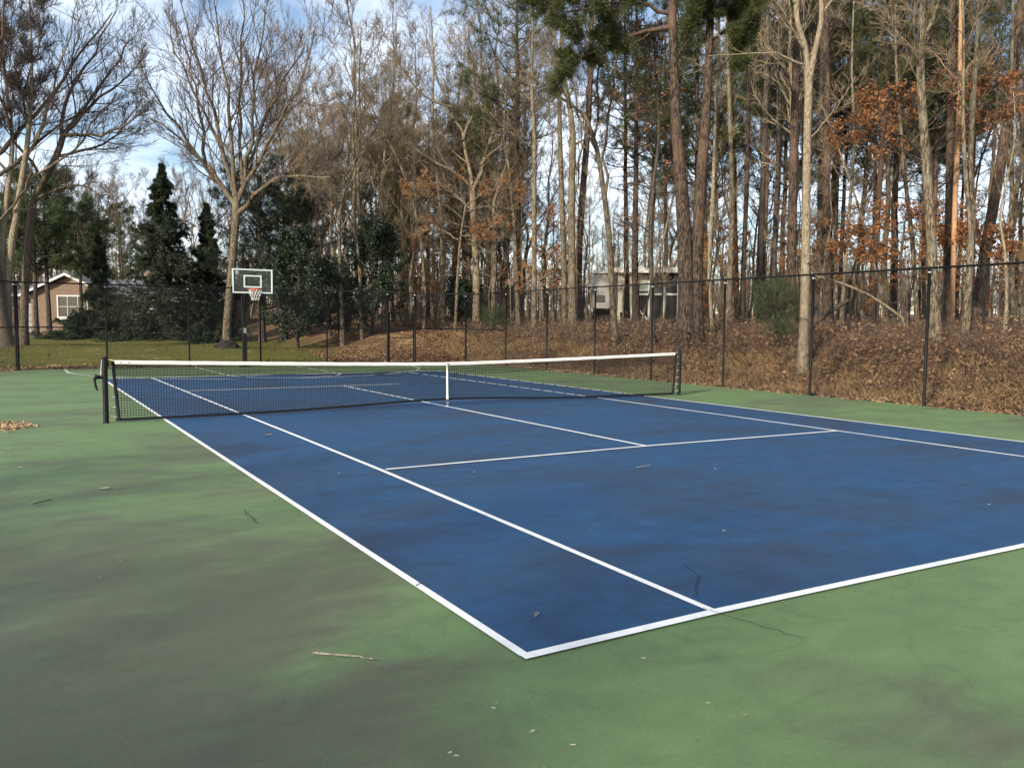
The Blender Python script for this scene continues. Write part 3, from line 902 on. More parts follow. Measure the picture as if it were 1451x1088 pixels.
def trunk_line(rng, H, r0, n=14, lean=.03, wig=.02, top=.12, flare=1.5):
    t = np.linspace(0, 1, n)
    off = np.cumsum(rng.normal(0, wig*H/n*1.5, (n, 2)), 0); off -= off[0]
    ln = rng.normal(0, lean, 2)*H
    P = np.stack([off[:, 0]+ln[0]*t, off[:, 1]+ln[1]*t, t*H-.25], 1)
    R = r0*(1-(1-top)*t**1.0)
    R[0] *= flare; R[1] *= 1+.08*(flare-1)
    return P[None], R[None]

def crown_twigs(rng, b, P, R, dens=1.0, long=.5, up=.05, tip=.0065, m1=7, m2=6, m3=5, mt=1, levels=3, wig=.08):
    """finer and finer twigs on the given limbs"""
    for li, m in enumerate((m1, m2, m3)[:levels]):
        n = (6, 4, 3)[li]; k = (4, 3, 3)[li]
        lf = (long, .56, .65)[li]
        P, R = grow(rng, P, R, max(2, int(m*dens+.5)), .18, 1.0, .58, .2, lf, n, up+.03, wig, .6, tip=tip*(1.5, 1.15, .9)[li], Lmin=.25)
        b.tubes(P, R, k, mt)
    return P, R

def bare_proto(seed, H, r0, style):
    rng = np.random.default_rng(seed)
    tb, cb = MB(), MB()
    if style == 'vase':
        P, R = trunk_line(rng, H*.42, r0, 9, .02, .03, .72)
        tb.tubes(P, R, 9)
        top = P[0, -1]
        k = 6
        LP = []; LR = []
        for i in range(k):
            a = i*2.4+rng.normal(0, .3); sp = .25+.35*rng.random()
            d = np.array([math.cos(a)*sp, math.sin(a)*sp, 1]); st = P[0, -1-(i % 3)]
            pts = [st]; dd = norm(d); LL = H*(.5+.12*rng.random())
            for j in range(9):
                dd = norm(dd+np.array([0, 0, .06])+rng.normal(0, .07, 3)); pts.append(pts[-1]+dd*LL/9)
            LP.append(pts); LR.append(r0*.52*(1-np.linspace(0, 1, 10)*.88))
        LP, LR = np.array(LP), np.array(LR)
        tb.tubes(LP, LR, 6)
        P1, R1 = grow(rng, LP, LR, 8, .15, .98, .6, .2, .42, 7, .08, .10, .6, tip=.008)
        cb.tubes(P1, R1, 4, 0)
        crown_twigs(rng, cb, np.concatenate([P1]), np.concatenate([R1]), 1.0, .5, .06, m1=7, m2=6, m3=4, mt=1, levels=3)
    elif style == 'tall':      # forest grown: long clear stem, narrow crown
        P, R = trunk_line(rng, H, r0, 15, .07, .06, .12)
        tb.tubes(P, R, 9)
        P1, R1 = grow(rng, P, R, 24, .30, .97, .68, .24, .27, 7, .09, .15, .55, tip=.010)
        tb.tubes(P1, R1, 5)
        crown_twigs(rng, cb, P1, R1, 1.0, .5, .05, m1=7, m2=6, m3=4, levels=3)
    elif style == 'fork':
        P, R = trunk_line(rng, H*.5, r0, 11, .08, .07, .65)
        tb.tubes(P, R, 9)
        LP, LR = [], []
        for i in range(3):
            a = i*2.1+rng.random(); d = norm(np.array([math.cos(a)*.45, math.sin(a)*.45, 1])); pts = [P[0, -1-i*2]]
            for j in range(9):
                d = norm(d+np.array([0, 0, .07])+rng.normal(0, .09, 3)); pts.append(pts[-1]+d*H*.5/9)
            LP.append(pts); LR.append(r0*.58*(1-np.linspace(0, 1, 10)*.88))
        LP, LR = np.array(LP), np.array(LR)
        tb.tubes(LP, LR, 6)
        P1, R1 = grow(rng, LP, LR, 9, .2, .98, .7, .2, .38, 7, .06, .12, .6, tip=.008)
        P0, R0 = grow(rng, P, R, 5, .55, .95, .95, .2, .30, 7, .05, .15, .4, tip=.008)
        cb.tubes(P1, R1, 4, 0); tb.tubes(P0, R0, 5)
        crown_twigs(rng, cb, np.concatenate([P1, P0]), np.concatenate([R1, R0]), 1.0, .5, .05, m1=7, m2=6, m3=4, levels=3)
    elif style == 'sapling':
        P, R = trunk_line(rng, H, r0, 12, .05, .06, .15, 1.2)
        tb.tubes(P, R, 6)
        P1, R1 = grow(rng, P, R, 16, .3, .98, .8, .2, .24, 6, .06, .15, .5, tip=.006)
        cb.tubes(P1, R1, 4, 0)
        crown_twigs(rng, cb, P1, R1, 1.0, .5, .04, m1=7, m2=6, m3=4, levels=2, tip=.005)
    return tb, cb

def needles(rng, b, P, R, per, tufts, ln, wd, m=2, t0=.35, spread=.9, droop=0.0):
    """tufts of needles along the outer part of every branchlet"""
    B, n = P.shape[:2]
    t = t0+(1-t0)*rng.random((B, tufts)); t[:, 0] = 1.0
    x = t*(n-1); i0 = np.minimum(x.astype(int), n-2); fr = (x-i0)[..., None]; bi = np.arange(B)[:, None]
    a, c = P[bi, i0], P[bi, i0+1]
    pos = (a+(c-a)*fr).reshape(-1, 3); tan = norm(c-a).reshape(-1, 3)
    N = len(pos)
    O = np.repeat(pos, per, 0); T = np.repeat(tan, per, 0)
    d = norm(T*.55+rng.normal(0, spread, (N*per, 3))*.8+np.array([0, 0, .12-droop]))
    L = ln*(.6+.7*rng.random((N*per, 1)))
    w = norm(np.cross(d, rng.normal(0, 1, (N*per, 3))))*wd*.5
    b.spikes(O+rng.normal(0, ln*.25, O.shape), d*L, w, m)

def pine_proto(seed, H, r0, clear=.55, spread=.24, dens=1.0, stubs=True, wide=1.0, nd=1.0):
    rng = np.random.default_rng(seed)
    tb, cb = MB(), MB()
    P, R = trunk_line(rng, H, r0, 14, .02, .015, .2, 1.35)
    tb.tubes(P, R, 10)
    if stubs:
        P0, R0 = grow(rng, P, R, 20, .25, clear+.1, 1.35, .2, .085, 5, .02, .16, .25, tip=.008)
        tb.tubes(P0, R0, 4)
        Pq, Rq = grow(rng, P0, R0, 5, .3, 1, .8, .3, .5, 4, 0, .18, .5, tip=.005)
        tb.tubes(Pq, Rq, 3)
    Lf = lambda t: H*spread*wide*(.35+.9*np.sin(np.clip((t-clear)/(1-clear), 0, 1)*2.6+.35))*.62
    P1, R1 = grow(rng, P, R, int(34*dens), clear, .985, 1.25, .22, 0, 7, .06, .10, .45, tip=.012, Lfun=Lf)
    cb.tubes(P1, R1, 5, 0)
    P2, R2 = grow(rng, P1, R1, 8, .30, 1.0, .75, .25, .42, 5, .12, .13, .55, tip=.007, Lmin=.3)
    cb.tubes(P2, R2, 3, 0)
    P3, R3 = grow(rng, P2, R2, 3, .35, 1.0, .7, .25, .45, 3, .15, .13, .55, tip=.005, Lmin=.2)
    needles(rng, cb, P3, None, max(2, int(11*nd)), 2, .22, .020, 1, .4)
    needles(rng, cb, P2, None, max(2, int(12*nd)), 3, .22 if H > 3 else .15, .020 if H > 3 else .012, 1, .4)
    return tb, cb

def spruce_proto(seed, H, w, dens=1.0, sparse=0.0):
    rng = np.random.default_rng(seed)
    tb, cb = MB(), MB()
    P, R = trunk_line(rng, H, H*.014+.03, 12, .01, .008, .08, 1.2)
    tb.tubes(P, R, 8)
    Lf = lambda t: w*((1-t)**.9)*(.95+.42*np.sin(t*41)*np.sin(t*11+1))+.02
    P1, R1 = grow(rng, P, R, int(150*dens), .05, .995, 1.62, .12, 0, 6, .05, .05, .3, tip=.008, Lfun=Lf, tp=1.35, Lmin=.03)
    P1[:, :, 2] -= .10*np.linalg.norm(P1[:, :, :2]-P1[:, :1, :2], axis=2)*np.sin(np.linspace(0, 1, 6)*2.4)[None]
    cb.tubes(P1, R1, 4, 0)
    P2, R2 = grow(rng, P1, R1, 15, .12, 1.0, .8, .2, .40, 4, -.06, .10, .5, tip=.004, Lmin=.03, tp=.75)
    P2[:, :, 2] -= .25*np.linspace(0, 1, 4)[None]**1.5*np.linalg.norm(P2[:, -1]-P2[:, 0], axis=1)[:, None]
    needles(rng, cb, P2, None, 9, 5, .13, .030, 1, .05, .7, .3)
    needles(rng, cb, P1, None, 9, 8, .12, .026, 1, .3, .7, .2)
    return tb, cb

def broad_proto(seed, H, w, nleaf=9):
    rng = np.random.default_rng(seed)
    tb, cb = MB(), MB()
    P, R = trunk_line(rng, H*.95, .09, 10, .02, .03, .2)
    tb.tubes(P, R, 8)
    Lf = lambda t: w*np.sqrt(np.clip(1.02-((t-.42)/.62)**2, .04, 1))
    P1, R1 = grow(rng, P, R, 44, .10, .98, 1.15, .25, 0, 7, .08, .13, .5, tip=.01, Lfun=Lf)
    cb.tubes(P1, R1, 4, 0)
    P2, R2 = grow(rng, P1, R1, 8, .25, 1, .8, .25, .38, 5, .06, .15, .55, tip=.006, Lmin=.3)
    cb.tubes(P2, R2, 3, 0)
    P3, R3 = grow(rng, P2, R2, 3, .3, 1, .8, .3, .45, 3, .05, .15, .55, tip=.004, Lmin=.2)
    put_leaves(rng, cb, P3, nleaf, .085, .036, 1, .18)
    put_leaves(rng, cb, P2, 6, .085, .036, 1, .18)
    return tb, cb

def put_leaves(rng, b, P, per, la, lw, m, jit, t0=.25, droop=.0, fold=.35):
    B, n = P.shape[:2]
    t = t0+(1-t0)*rng.random((B, per)); x = t*(n-1); i0 = np.minimum(x.astype(int), n-2); fr = (x-i0)[..., None]; bi = np.arange(B)[:, None]
    a, c = P[bi, i0], P[bi, i0+1]
    pos = (a+(c-a)*fr).reshape(-1, 3)+rng.normal(0, jit*.4, (B*per, 3))
    d = norm(rng.normal(0, 1, (B*per, 3))+np.array([0, 0, -droop]))
    w = norm(np.cross(d, rng.normal(0, 1, d.shape)))
    s = (.6+.7*rng.random((B*per, 1)))
    b.cards(pos, d*la*s, w*lw*s, m, fold)

def oak_leaf_proto(seed, H, r0, leaves=1.0, low=.25):
    """small oak that keeps its rust leaves on level branches"""
    rng = np.random.default_rng(seed)
    tb, cb = MB(), MB()
    P, R = trunk_line(rng, H, r0, 12, .05, .05, .15, 1.2)
    tb.tubes(P, R, 7)
    P1, R1 = grow(rng, P, R, 15, low, .95, 1.25, .2, .36, 7, .02, .14, .5, tip=.008)
    tb.tubes(P1, R1, 4)
    P2, R2 = grow(rng, P1, R1, 7, .25, 1, .75, .25, .42, 5, .02, .16, .55, tip=.006, Lmin=.25)
    cb.tubes(P2, R2, 3, 0)
    P3, R3 = grow(rng, P2, R2, 5, .25, 1, .75, .25, .5, 3, .0, .15, .55, tip=.004, Lmin=.18)
    cb.tubes(P3, R3, 3, 0)
    keep = rng.random(len(P3)) < .75*leaves
    put_leaves(rng, cb, P3[keep], 5, .075, .032, 1, .10, .3, .4)
    return tb, cb

def make_tree(name, proto, mats, cmats, label, cat, loc, rz=0, group=None, scale=None):
    t = thing(name, label, cat, loc, rz, group)
    if scale: t.scale = scale
    tb, cb = proto
    tb.build('trunk', mats, t)
    cb.build('crown', cmats, t)
    return t

# -- trees drawn from the photograph, limb by limb: (u, v, width in px) turned into metres at the tree's distance
def hero(name, label, cat, Z, trunks, limbs, seed, bark, twig, dens=1.0, long=.45, leaf=None, nleaf=0, levels=3, m=(9, 8, 5), tip=.0052, up=.05, ztop=0.0, depth=.55, sub=True, ground_v=None, needle=None):
    rng = np.random.default_rng(seed)
    u0, v0 = trunks[0][0][:2]
    bp = base_at(u0, v0, Z)
    t = thing(name, label, cat, bp)
    def conv(pl, n, k=0.0, w0=None):
        pts = []
        ref = at(pl[0][0], pl[0][1], Z)
        for (u, v, w) in pl:
            q = at(u, v, Z); d = np.linalg.norm(q-ref)
            q = q+_f*np.array([1, 1, 0])*d*k
            pts.append((*(q-bp), w*Z/FPX/2*.9))
        return resample(pts, n)
    tb, cb = MB(), MB()
    TP = []
    for i, pl in enumerate(trunks):
        A = conv(pl, 18)
        if i == 0:
            A[0, 2] = min(A[0, 2], -.3)
        A[0, 3] *= 1.45; A[1, 3] *= 1.12
        tb.tubes(A[None, :, :3], A[None, :, 3], 12)
        TP.append(A)
    LPs = []
    for pl in limbs:
        pl = [tuple(q) for q in pl]
        # widths given only for first and last point are interpolated
        w0, w1 = pl[0][2], pl[-1][2] if len(pl[-1]) > 2 else 1.2
        full = [(q[0], q[1], q[2] if len(q) > 2 else w0+(w1-w0)*i/(len(pl)-1)) for i, q in enumerate(pl)]
        A = conv(full, 10, rng.uniform(-depth, depth))
        A[1:-1, :3] += rng.normal(0, .02, (8, 3))*np.linalg.norm(A[-1, :3]-A[0, :3])*.5
        LPs.append(A)
    P = np.array([a[:, :3] for a in LPs]) if LPs else np.zeros((0, 10, 3))
    R = np.array([a[:, 3] for a in LPs]) if LPs else np.zeros((0, 10))
    if len(P):
        tb.tubes(P, R, 8)
    if ztop > 0:     # limbs higher on the stems, above what the measured limbs give
        Q = np.array([a[:, :3] for a in TP]); QR = np.array([a[:, 3] for a in TP])
        P1, R1 = grow(rng, Q, QR, int(12*dens), ztop, .98, .8, .25, .20, 10, .05, .13, .35, tip=.008)
        tb.tubes(P1, R1, 5)
        P = np.concatenate([P, P1]); R = np.concatenate([R, R1])
    if sub and len(P):
        P1, R1 = grow(rng, P, R, max(2, int(m[0]*dens)), .15, 1.0, .66, .22, long, 7, up+.03, .09, .45, tip=tip*1.6, Lmin=.3)
        cb.tubes(P1, R1, 4, 0)
        P2, R2 = grow(rng, P1, R1, max(2, int(m[1]*dens)), .15, 1.0, .58, .2, .55, 5, up+.04, .08, .6, tip=tip*1.2, Lmin=.25)
        cb.tubes(P2, R2, 3, 1)
        last = P2
        if levels > 2:
            P3, R3 = grow(rng, P2, R2, max(2, int(m[2]*dens)), .2, 1.0, .52, .2, .65, 3, up+.04, .07, .6, tip=tip, Lmin=.2)
            cb.tubes(P3, R3, 3, 1)
            last = P3
        if leaf:
            keep = rng.random(len(last)) < leaf
            put_leaves(rng, cb, last[keep], nleaf, .062, .027, 2, .12, .3, .4)
        if needle:
            needles(rng, cb, last, None, 12, 3, .20, .018, 2, .3)
            needles(rng, cb, P2, None, 10, 3, .20, .018, 2, .3)
    tb.build('trunk', bark, t)
    if cb.v:
        cb.build('crown', [twig, twig, M['needle_bough'] if needle else M['rust']], t)
    return t

hero('vase_shaped_tree', 'tall bare spreading tree with pale trunk just left of basketball hoop', 'tree', 39,
    [[(322, 497, 16), (321, 470, 13), (324, 430, 12.5), (328, 390, 12), (332, 340, 12), (335, 300, 12.5), (335, 283, 12)]],
    [[(337, 302, 9), (352, 292), (368, 275), (392, 258), (420, 258), (450, 255), (482, 262, 2)],
     [(420, 258, 4), (433, 246), (450, 236), (476, 222, 1.5)],
     [(333, 290, 8.5), (310, 262), (296, 240), (290, 224), (272, 217), (258, 196), (240, 182), (214, 170, 1.5)],
     [(292, 236, 6), (290, 190), (283, 140), (268, 90), (255, 40, 1.5)],
     [(335, 286, 8), (324, 240), (312, 205), (300, 150), (288, 95), (272, 45), (262, 5, 1.5)],
     [(336, 286, 8), (331, 230), (328, 185), (331, 130), (324, 70), (318, 10, 1.5)],
     [(336, 286, 9), (350, 247), (358, 210), (362, 150), (374, 90), (385, 25, 1.5)],
     [(352, 240, 6), (366, 180), (383, 120), (402, 80), (418, 40, 1.5)],
     [(336, 288, 8), (352, 270), (370, 225), (388, 190), (415, 150), (438, 95), (452, 45, 1.5)],
     [(344, 262, 6), (343, 200), (348, 120), (345, 50), (350, 5, 1.5)],
     [(305, 258, 5), (272, 200), (248, 155), (228, 100, 1.5)],
     [(318, 225, 5), (290, 160), (262, 110), (240, 60), (232, 20, 1.5)]],
    11, M['bark_tan'], M['twig'], 1.2, .46, up=.09, m=(10, 8, 6), tip=.0068)
hero('leaning_tree', 'dark stemmed bare tree with crooked leaning limbs behind far left fence post', 'tree', 38,
    [[(33, 492, 14), (35, 420, 11.5), (40, 340, 11), (47, 280, 11), (70, 242, 10), (84, 215, 9), (90, 190, 9)]],
    [[(90, 192, 7), (120, 193), (160, 196), (190, 184), (222, 164, 1.5)],
     [(90, 190, 7), (108, 160), (116, 120), (138, 70), (150, 25, 1.5)],
     [(88, 195, 7), (74, 165), (78, 120), (95, 80), (112, 20), (118, -20, 1.5)],
     [(92, 188, 6), (120, 140), (150, 110), (175, 60, 1.5)],
     [(80, 222, 5), (118, 208), (150, 190), (172, 140, 1.5)],
     [(60, 255, 5), (40, 225), (30, 180), (45, 120), (42, 60), (50, 10, 1.5)],
     [(47, 285, 5), (80, 268), (120, 262), (150, 280, 1.2)]],
    12, M['bark_mid'], M['twig'], 1.25, .5, up=.05, m=(9, 8, 6), tip=.0068)
hero('pale_stemmed_tree', 'pair of pale sunlit stems leaning together at the far left edge', 'tree', 37,
    [[(10, 492, 10), (12, 460, 10), (10, 390, 11), (22, 310, 11), (30, 265, 9.5), (36, 225, 8), (42, 180, 7), (46, 100, 4), (42, 0, 2)],
     [(12, 470, 9), (5, 400, 9), (4, 340, 9), (12, 260, 8), (20, 200, 6), (8, 120, 4), (2, 30, 2)]],
    [[(30, 268, 5), (60, 235), (90, 205), (110, 150), (130, 110, 1.5)],
     [(36, 225, 5), (60, 180), (66, 120), (88, 60), (96, -10, 1.5)],
     [(14, 250, 5), (-5, 215), (-30, 170, 1.5)],
     [(40, 190, 4), (20, 130), (30, 60), (18, 0, 1.5)]],
    13, M['bark_pale'], M['twig'], 1.2, .5, ztop=.55, tip=.0065)
hero('thick_rough_tree', 'thick rough grey trunk at the far left edge beside the fence corner', 'tree', 36.5,
    [[(8, 503, 30), (5, 480, 24), (0, 440, 21), (-6, 400, 19), (-16, 320, 17), (-22, 220, 14), (-26, 120, 10), (-20, 20, 5)]],
    [[(-20, 230, 8), (0, 205), (25, 165), (45, 110), (60, 70), (98, 20), (110, -20, 2)],
     [(-22, 180, 8), (-2, 120), (20, 98), (50, 60), (60, 10, 2)],
     [(-18, 260, 7), (10, 235), (40, 200), (46, 175), (80, 150), (100, 110, 1.5)],
     [(-10, 320, 5), (10, 300), (30, 260), (35, 215, 1.5)],
     [(-24, 150, 6), (-5, 80), (25, 40), (40, -20, 2)]],
    14, M['bark_mid'], M['twig'], .85, .55, up=.02, m=(9, 8, 6), tip=.0068)
hero('forked_tree', 'stout tan tree with low forked limbs right behind the gate, leaf bank at its foot', 'tree', 46,
    [[(675, 472, 13), (675, 440, 12.5), (675, 390, 11.5), (673, 340, 10.5), (670, 290, 10), (670, 268, 10)]],
    [[(670, 272, 7), (660, 235), (655, 195), (640, 150), (620, 110), (602, 70), (598, 20, 1.5)],
     [(670, 270, 8), (678, 240), (686, 215), (698, 180), (704, 120), (700, 50), (702, -20, 2)],
     [(672, 300, 4), (652, 282), (632, 262), (622, 230, 1.2)],
     [(669, 268, 5), (650, 243), (610, 228), (575, 212), (545, 185), (520, 160, 1.5)],
     [(675, 330, 4), (650, 318), (625, 318), (600, 330, 1.2)],
     [(680, 235, 5), (715, 195), (735, 150), (760, 110), (770, 60, 1.5)],
     [(656, 200, 5), (672, 140), (668, 80), (660, 20, 1.5)],
     [(640, 152, 4), (600, 140), (570, 100), (555, 60, 1.5)]],
    15, M['bark_tan'], M['twig_tan'], 1.2, .45, up=.06, tip=.0068)
hero('curved_tree', 'slender tan tree curving up to the left, in front of the cream house', 'tree', 33,
    [[(873, 488, 12), (868, 440, 9.5), (866, 380, 9), (862, 320, 9), (856, 275, 8.5), (848, 220, 7.5), (840, 190, 7), (828, 162, 6.5)]],
    [[(828, 163, 5.5), (805, 147), (780, 125), (750, 105), (728, 92, 1.5)],
     [(857, 282, 5), (858, 220), (863, 150), (872, 90), (876, 20, 1.5)],
     [(846, 215, 4.5), (825, 170), (812, 120), (802, 70), (800, 20, 1.5)],
     [(842, 195, 4), (850, 140), (842, 90), (850, 40), (846, -10, 1.5)],
     [(806, 148, 4), (790, 110), (785, 75), (770, 40, 1.5)]],
    16, M['bark_tan'], M['twig_tan'], .9, .5)
hero('twin_trunk_pine', 'thick twin trunked dark pine with a needled bough reaching left, right of the cream house', 'tree', 29,
    [[(974, 505, 34), (973, 460, 27), (972, 400, 25), (970, 330, 23), (965, 260, 20), (959, 190, 17), (955, 110, 15), (953, 30, 13), (952, -60, 11), (950, -160, 7)],
     [(984, 490, 24), (987, 410, 20), (989, 330, 18), (992, 260, 18), (998, 200, 16.5), (1003, 120, 14), (1006, 40, 12), (1009, -60, 10), (1012, -180, 6)]],
    [[(953, 38, 8), (930, 36), (900, 46), (870, 52), (840, 66), (805, 86, 2)],
     [(953, 20, 7), (920, 8), (885, 6), (850, 10), (800, 22, 2)],
     [(953, -10, 7), (915, -25), (870, -25), (820, -10), (780, 10, 2)],
     [(1003, 110, 4), (1030, 92), (1050, 60), (1060, 20, 1)],
     [(1005, 60, 5), (1030, 40), (1062, 5), (1090, -20, 1.5)],
     [(955, 90, 4), (975, 60), (990, 30), (1000, -10, 1)]],
    17, M['bark_pine'], M['bark_dark'], 1.3, .42, needle=True, up=.05, m=(9, 6, 4), depth=.4)
hero('pale_forked_tree', 'straight pale smooth trunk forking high up, beside the right fence post', 'tree', 23.5,
    [[(1137, 530, 17), (1139, 470, 14.5), (1141, 400, 14), (1142, 330, 13), (1143, 250, 12.5), (1144, 180, 12), (1146, 130, 12), (1146, 98, 13)],
     [(1146, 110, 9), (1141, 62, 8.5), (1129, 35, 8), (1128, 0, 8), (1130, -60, 7), (1134, -160, 4)],
     [(1147, 110, 9), (1156, 66, 8.5), (1165, 30, 8), (1163, -8, 7), (1166, -70, 6), (1160, -170, 3)]],
    [[(1146, 94, 4), (1120, 83), (1085, 78), (1050, 80), (1000, 85, 1.2)],
     [(1143, 75, 4), (1110, 38), (1078, 6), (1055, -25, 1.5)],
     [(1130, 10, 4), (1100, -30), (1090, -80, 1.5)],
     [(1165, 20, 4), (1195, -20), (1210, -80, 1.5)],
     [(1149, 195, 2.5), (1172, 170), (1192, 140), (1212, 110, 1)]],
    18, M['bark_pale'], M['twig_tan'], .75, .42, levels=3, m=(6, 5, 4))
hero('grey_forked_tree', 'grey green lichened trunk with crooked forks, just right of the second fence post', 'tree', 22.5,
    [[(1327, 492, 17), (1324, 440, 15.5), (1321, 360, 14.5), (1316, 280, 13.5), (1310, 200, 13), (1305, 130, 13), (1303, 80, 12), (1306, 30, 10), (1310, -50, 8), (1312, -160, 4)]],
    [[(1302, 80, 6), (1276, 56), (1256, 30), (1247, -5, 2)],
     [(1305, 62, 6), (1326, 18), (1338, -25, 3)],
     [(1290, 66, 4), (1285, 30), (1280, 0), (1272, -40, 1.5)],
     [(1307, 150, 4), (1296, 110), (1278, 60), (1276, 20, 1.5)]],
    19, M['bark_tan'], M['twig_tan'], .8, .42)
hero('leafy_oak', 'young oak carrying rust brown leaves on wide level branches at the right', 'tree', 25.5,
    [[(1322, 488, 7), (1318, 400, 6.5), (1316, 320, 6), (1322, 250, 6), (1316, 200, 5), (1306, 160, 3)]],
    [[(1318, 232, 4), (1290, 205), (1255, 190), (1215, 186), (1165, 200, 1)],
     [(1316, 205, 4), (1290, 165), (1255, 145), (1235, 150, 1)],
     [(1310, 178, 4), (1340, 148), (1375, 122), (1415, 112, 1)],
     [(1318, 215, 4), (1350, 175), (1395, 165), (1440, 152), (1470, 150, 1)],
     [(1308, 165, 3), (1290, 140), (1262, 132), (1235, 140, 1)],
     [(1318, 225, 3), (1345, 195), (1380, 180), (1410, 172, 1)],
     [(1306, 160, 3), (1330, 135), (1360, 140), (1388, 130, 1)],
     [(1318, 240, 3), (1285, 225), (1245, 205), (1195, 192), (1178, 205, 1)]],
    20, M['bark_dark'], M['bark_dark'], 1.1, .36, leaf=.6, nleaf=4, up=.0, m=(7, 6, 5), depth=.5)
hero('leafy_oak', 'low oak with rust leaf clusters just above the fence rail, between two right posts', 'tree', 27,
    [[(1280, 470, 5), (1278, 420, 4.5), (1276, 370, 4), (1282, 320, 3)]],
    [[(1277, 360, 3), (1255, 345), (1230, 338), (1205, 345, .8)], [(1278, 345, 3), (1260, 325), (1235, 318), (1215, 322, .8)],
     [(1280, 340, 3), (1300, 330), (1320, 345), (1340, 335, .8)], [(1281, 325, 3), (1290, 300), (1310, 305), (1325, 300, .8)], [(1279, 372, 3), (1262, 360), (1245, 362, .8)]],
    21, M['bark_dark'], M['bark_dark'], 1.0, .5, leaf=.7, nleaf=5, up=.0, m=(6, 5, 4))
hero('leafy_oak', 'small oak with a flat spray of rust leaves near the dark leaning trunk', 'tree', 27,
    [[(1395, 470, 4), (1392, 420, 4), (1390, 380, 3.5), (1394, 340, 2.5)]],
    [[(1390, 370, 2.5), (1375, 345), (1365, 335, .8)], [(1392, 350, 2.5), (1410, 335), (1425, 340, .8)], [(1394, 342, 2.5), (1388, 325), (1370, 325, .8)], [(1393, 345, 2.5), (1410, 350), (1422, 355, .8)]],
    22, M['bark_dark'], M['bark_dark'], 1.0, .55, leaf=.8, nleaf=5, up=.0, m=(6, 5, 4))
hero('leafy_oak', 'slim oak with rust leaves spread around the stout forked tree', 'tree', 43,
    [[(645, 470, 5), (648, 400, 4.5), (652, 340, 4), (660, 290, 3)]],
    [[(650, 340, 3), (625, 325), (600, 325), (580, 335, .8)], [(655, 310, 3), (630, 290), (600, 275), (575, 270, .8)], [(658, 300, 3), (690, 290), (720, 295), (750, 285, .8)],
     [(655, 320, 3), (680, 325), (700, 320, .8)], [(660, 290, 3), (650, 270), (615, 262), (590, 268, .8)], [(652, 335, 3), (672, 335), (692, 330, .8)], [(660, 292, 3), (690, 270), (730, 268, .8)]],
    23, M['bark_tan'], M['twig_tan'], 1.0, .45, leaf=.55, nleaf=5, up=.0, m=(6, 5, 4))
hero('leafy_oak', 'slim oak with sparse rust leaves low over the fence rail, beside paired trunks', 'tree', 44,
    [[(765, 470, 4), (766, 430, 3.5), (764, 395, 3)]],
    [[(765, 420, 2.5), (745, 402), (725, 398, .8)], [(765, 405, 2.5), (790, 395), (815, 400, .8)], [(764, 398, 2.5), (750, 380), (740, 375, .8)], [(764, 396, 2.5), (785, 385), (800, 380, .8)]],
    24, M['bark_tan'], M['twig_tan'], 1.0, .6, leaf=.5, nleaf=4, up=.0, m=(6, 5, 4))
hero('sparse_leaf_tree', 'thin dark tree holding a few dead purple brown leaves before the sky gap', 'tree', 31,
    [[(925, 480, 8), (924, 400, 7), (920, 330, 6.5), (926, 260, 6), (935, 190, 4), (930, 110, 3), (925, 40, 2)]],
    [[(930, 225, 3), (915, 208), (900, 205), (885, 212, .8)], [(925, 270, 3), (900, 258), (880, 262, .8)], [(920, 330, 3), (905, 318), (885, 322, .8)], [(922, 250, 3), (940, 235), (955, 250, .8)], [(930, 210, 3), (905, 165), (890, 150, .8)]],
    25, M['bark_dark'], M['bark_dark'], 1.0, .55, leaf=.12, nleaf=4, up=.0, m=(6, 5, 4), ztop=.6)

def stem(name, label, Z, pl, seed, bark, twig=None, n=8, ztop=.4, m=(7, 7, 5), **k):
    return hero(name, label, 'tree', Z, [pl], [], seed, bark, twig or M['twig_tan'], n/12, .45, ztop=ztop, m=m, **k)
stem('slim_tree', 'slim tan tree whose foot stands alone on the grass right of the dark evergreens', 41, [(486, 488, 7), (484, 440, 6), (482, 380, 5.5), (480, 320, 5), (482, 280, 4), (490, 262, 4), (500, 248, 3.5), (512, 200, 3), (508, 120, 2.5), (512, 40, 1.5)], 31, M['bark_tan'], ztop=.42, n=10)
stem('slim_tree', 'crooked slim tree rising out of the broadleaf evergreen left of the gate', 42, [(512, 490, 6), (512, 440, 6), (510, 380, 5.5), (502, 320, 6), (500, 280, 5.5), (506, 240, 5), (498, 200, 4), (505, 120, 3), (500, 40, 1.5)], 32, M['bark_tan'], ztop=.38, n=10)
stem('slim_tree', 'straight tan tree just left of the stout forked tree, foot on the leaf slope', 46, [(628, 474, 9), (627, 440, 8), (627, 390, 7.5), (628, 330, 7), (620, 260, 5), (612, 180, 4), (615, 90, 3), (610, 10, 1.5)], 33, M['bark_tan'], ztop=.45, n=10)
stem('tall_trunk', 'stout pale trunk, middle of the trio standing left of the cream house', 41, [(812, 478, 15), (811, 430, 13), (810, 370, 12), (810, 310, 11.5), (810, 250, 11), (813, 190, 10), (806, 140, 8), (795, 90, 6), (780, 30, 4), (770, -60, 2)], 34, M['bark_tan'], ztop=.5, n=12)
stem('tall_trunk', 'tan trunk, leftmost of the trio standing left of the cream house', 43, [(800, 474, 9), (800, 400, 9), (798, 330, 8.5), (795, 250, 8), (793, 180, 7), (792, 100, 5.5), (798, 20, 4), (800, -80, 2)], 35, M['bark_tan'], ztop=.5, n=12)
stem('dark_pine', 'dark pine trunk leaning right out of the trio left of the cream house', 42, [(821, 476, 12), (820, 420, 11), (820, 360, 11), (824, 290, 10.5), (831, 210, 10), (836, 130, 9), (838, 50, 8), (840, -60, 5)], 36, M['bark_pine'], M['bark_dark'], ztop=.55, n=10)
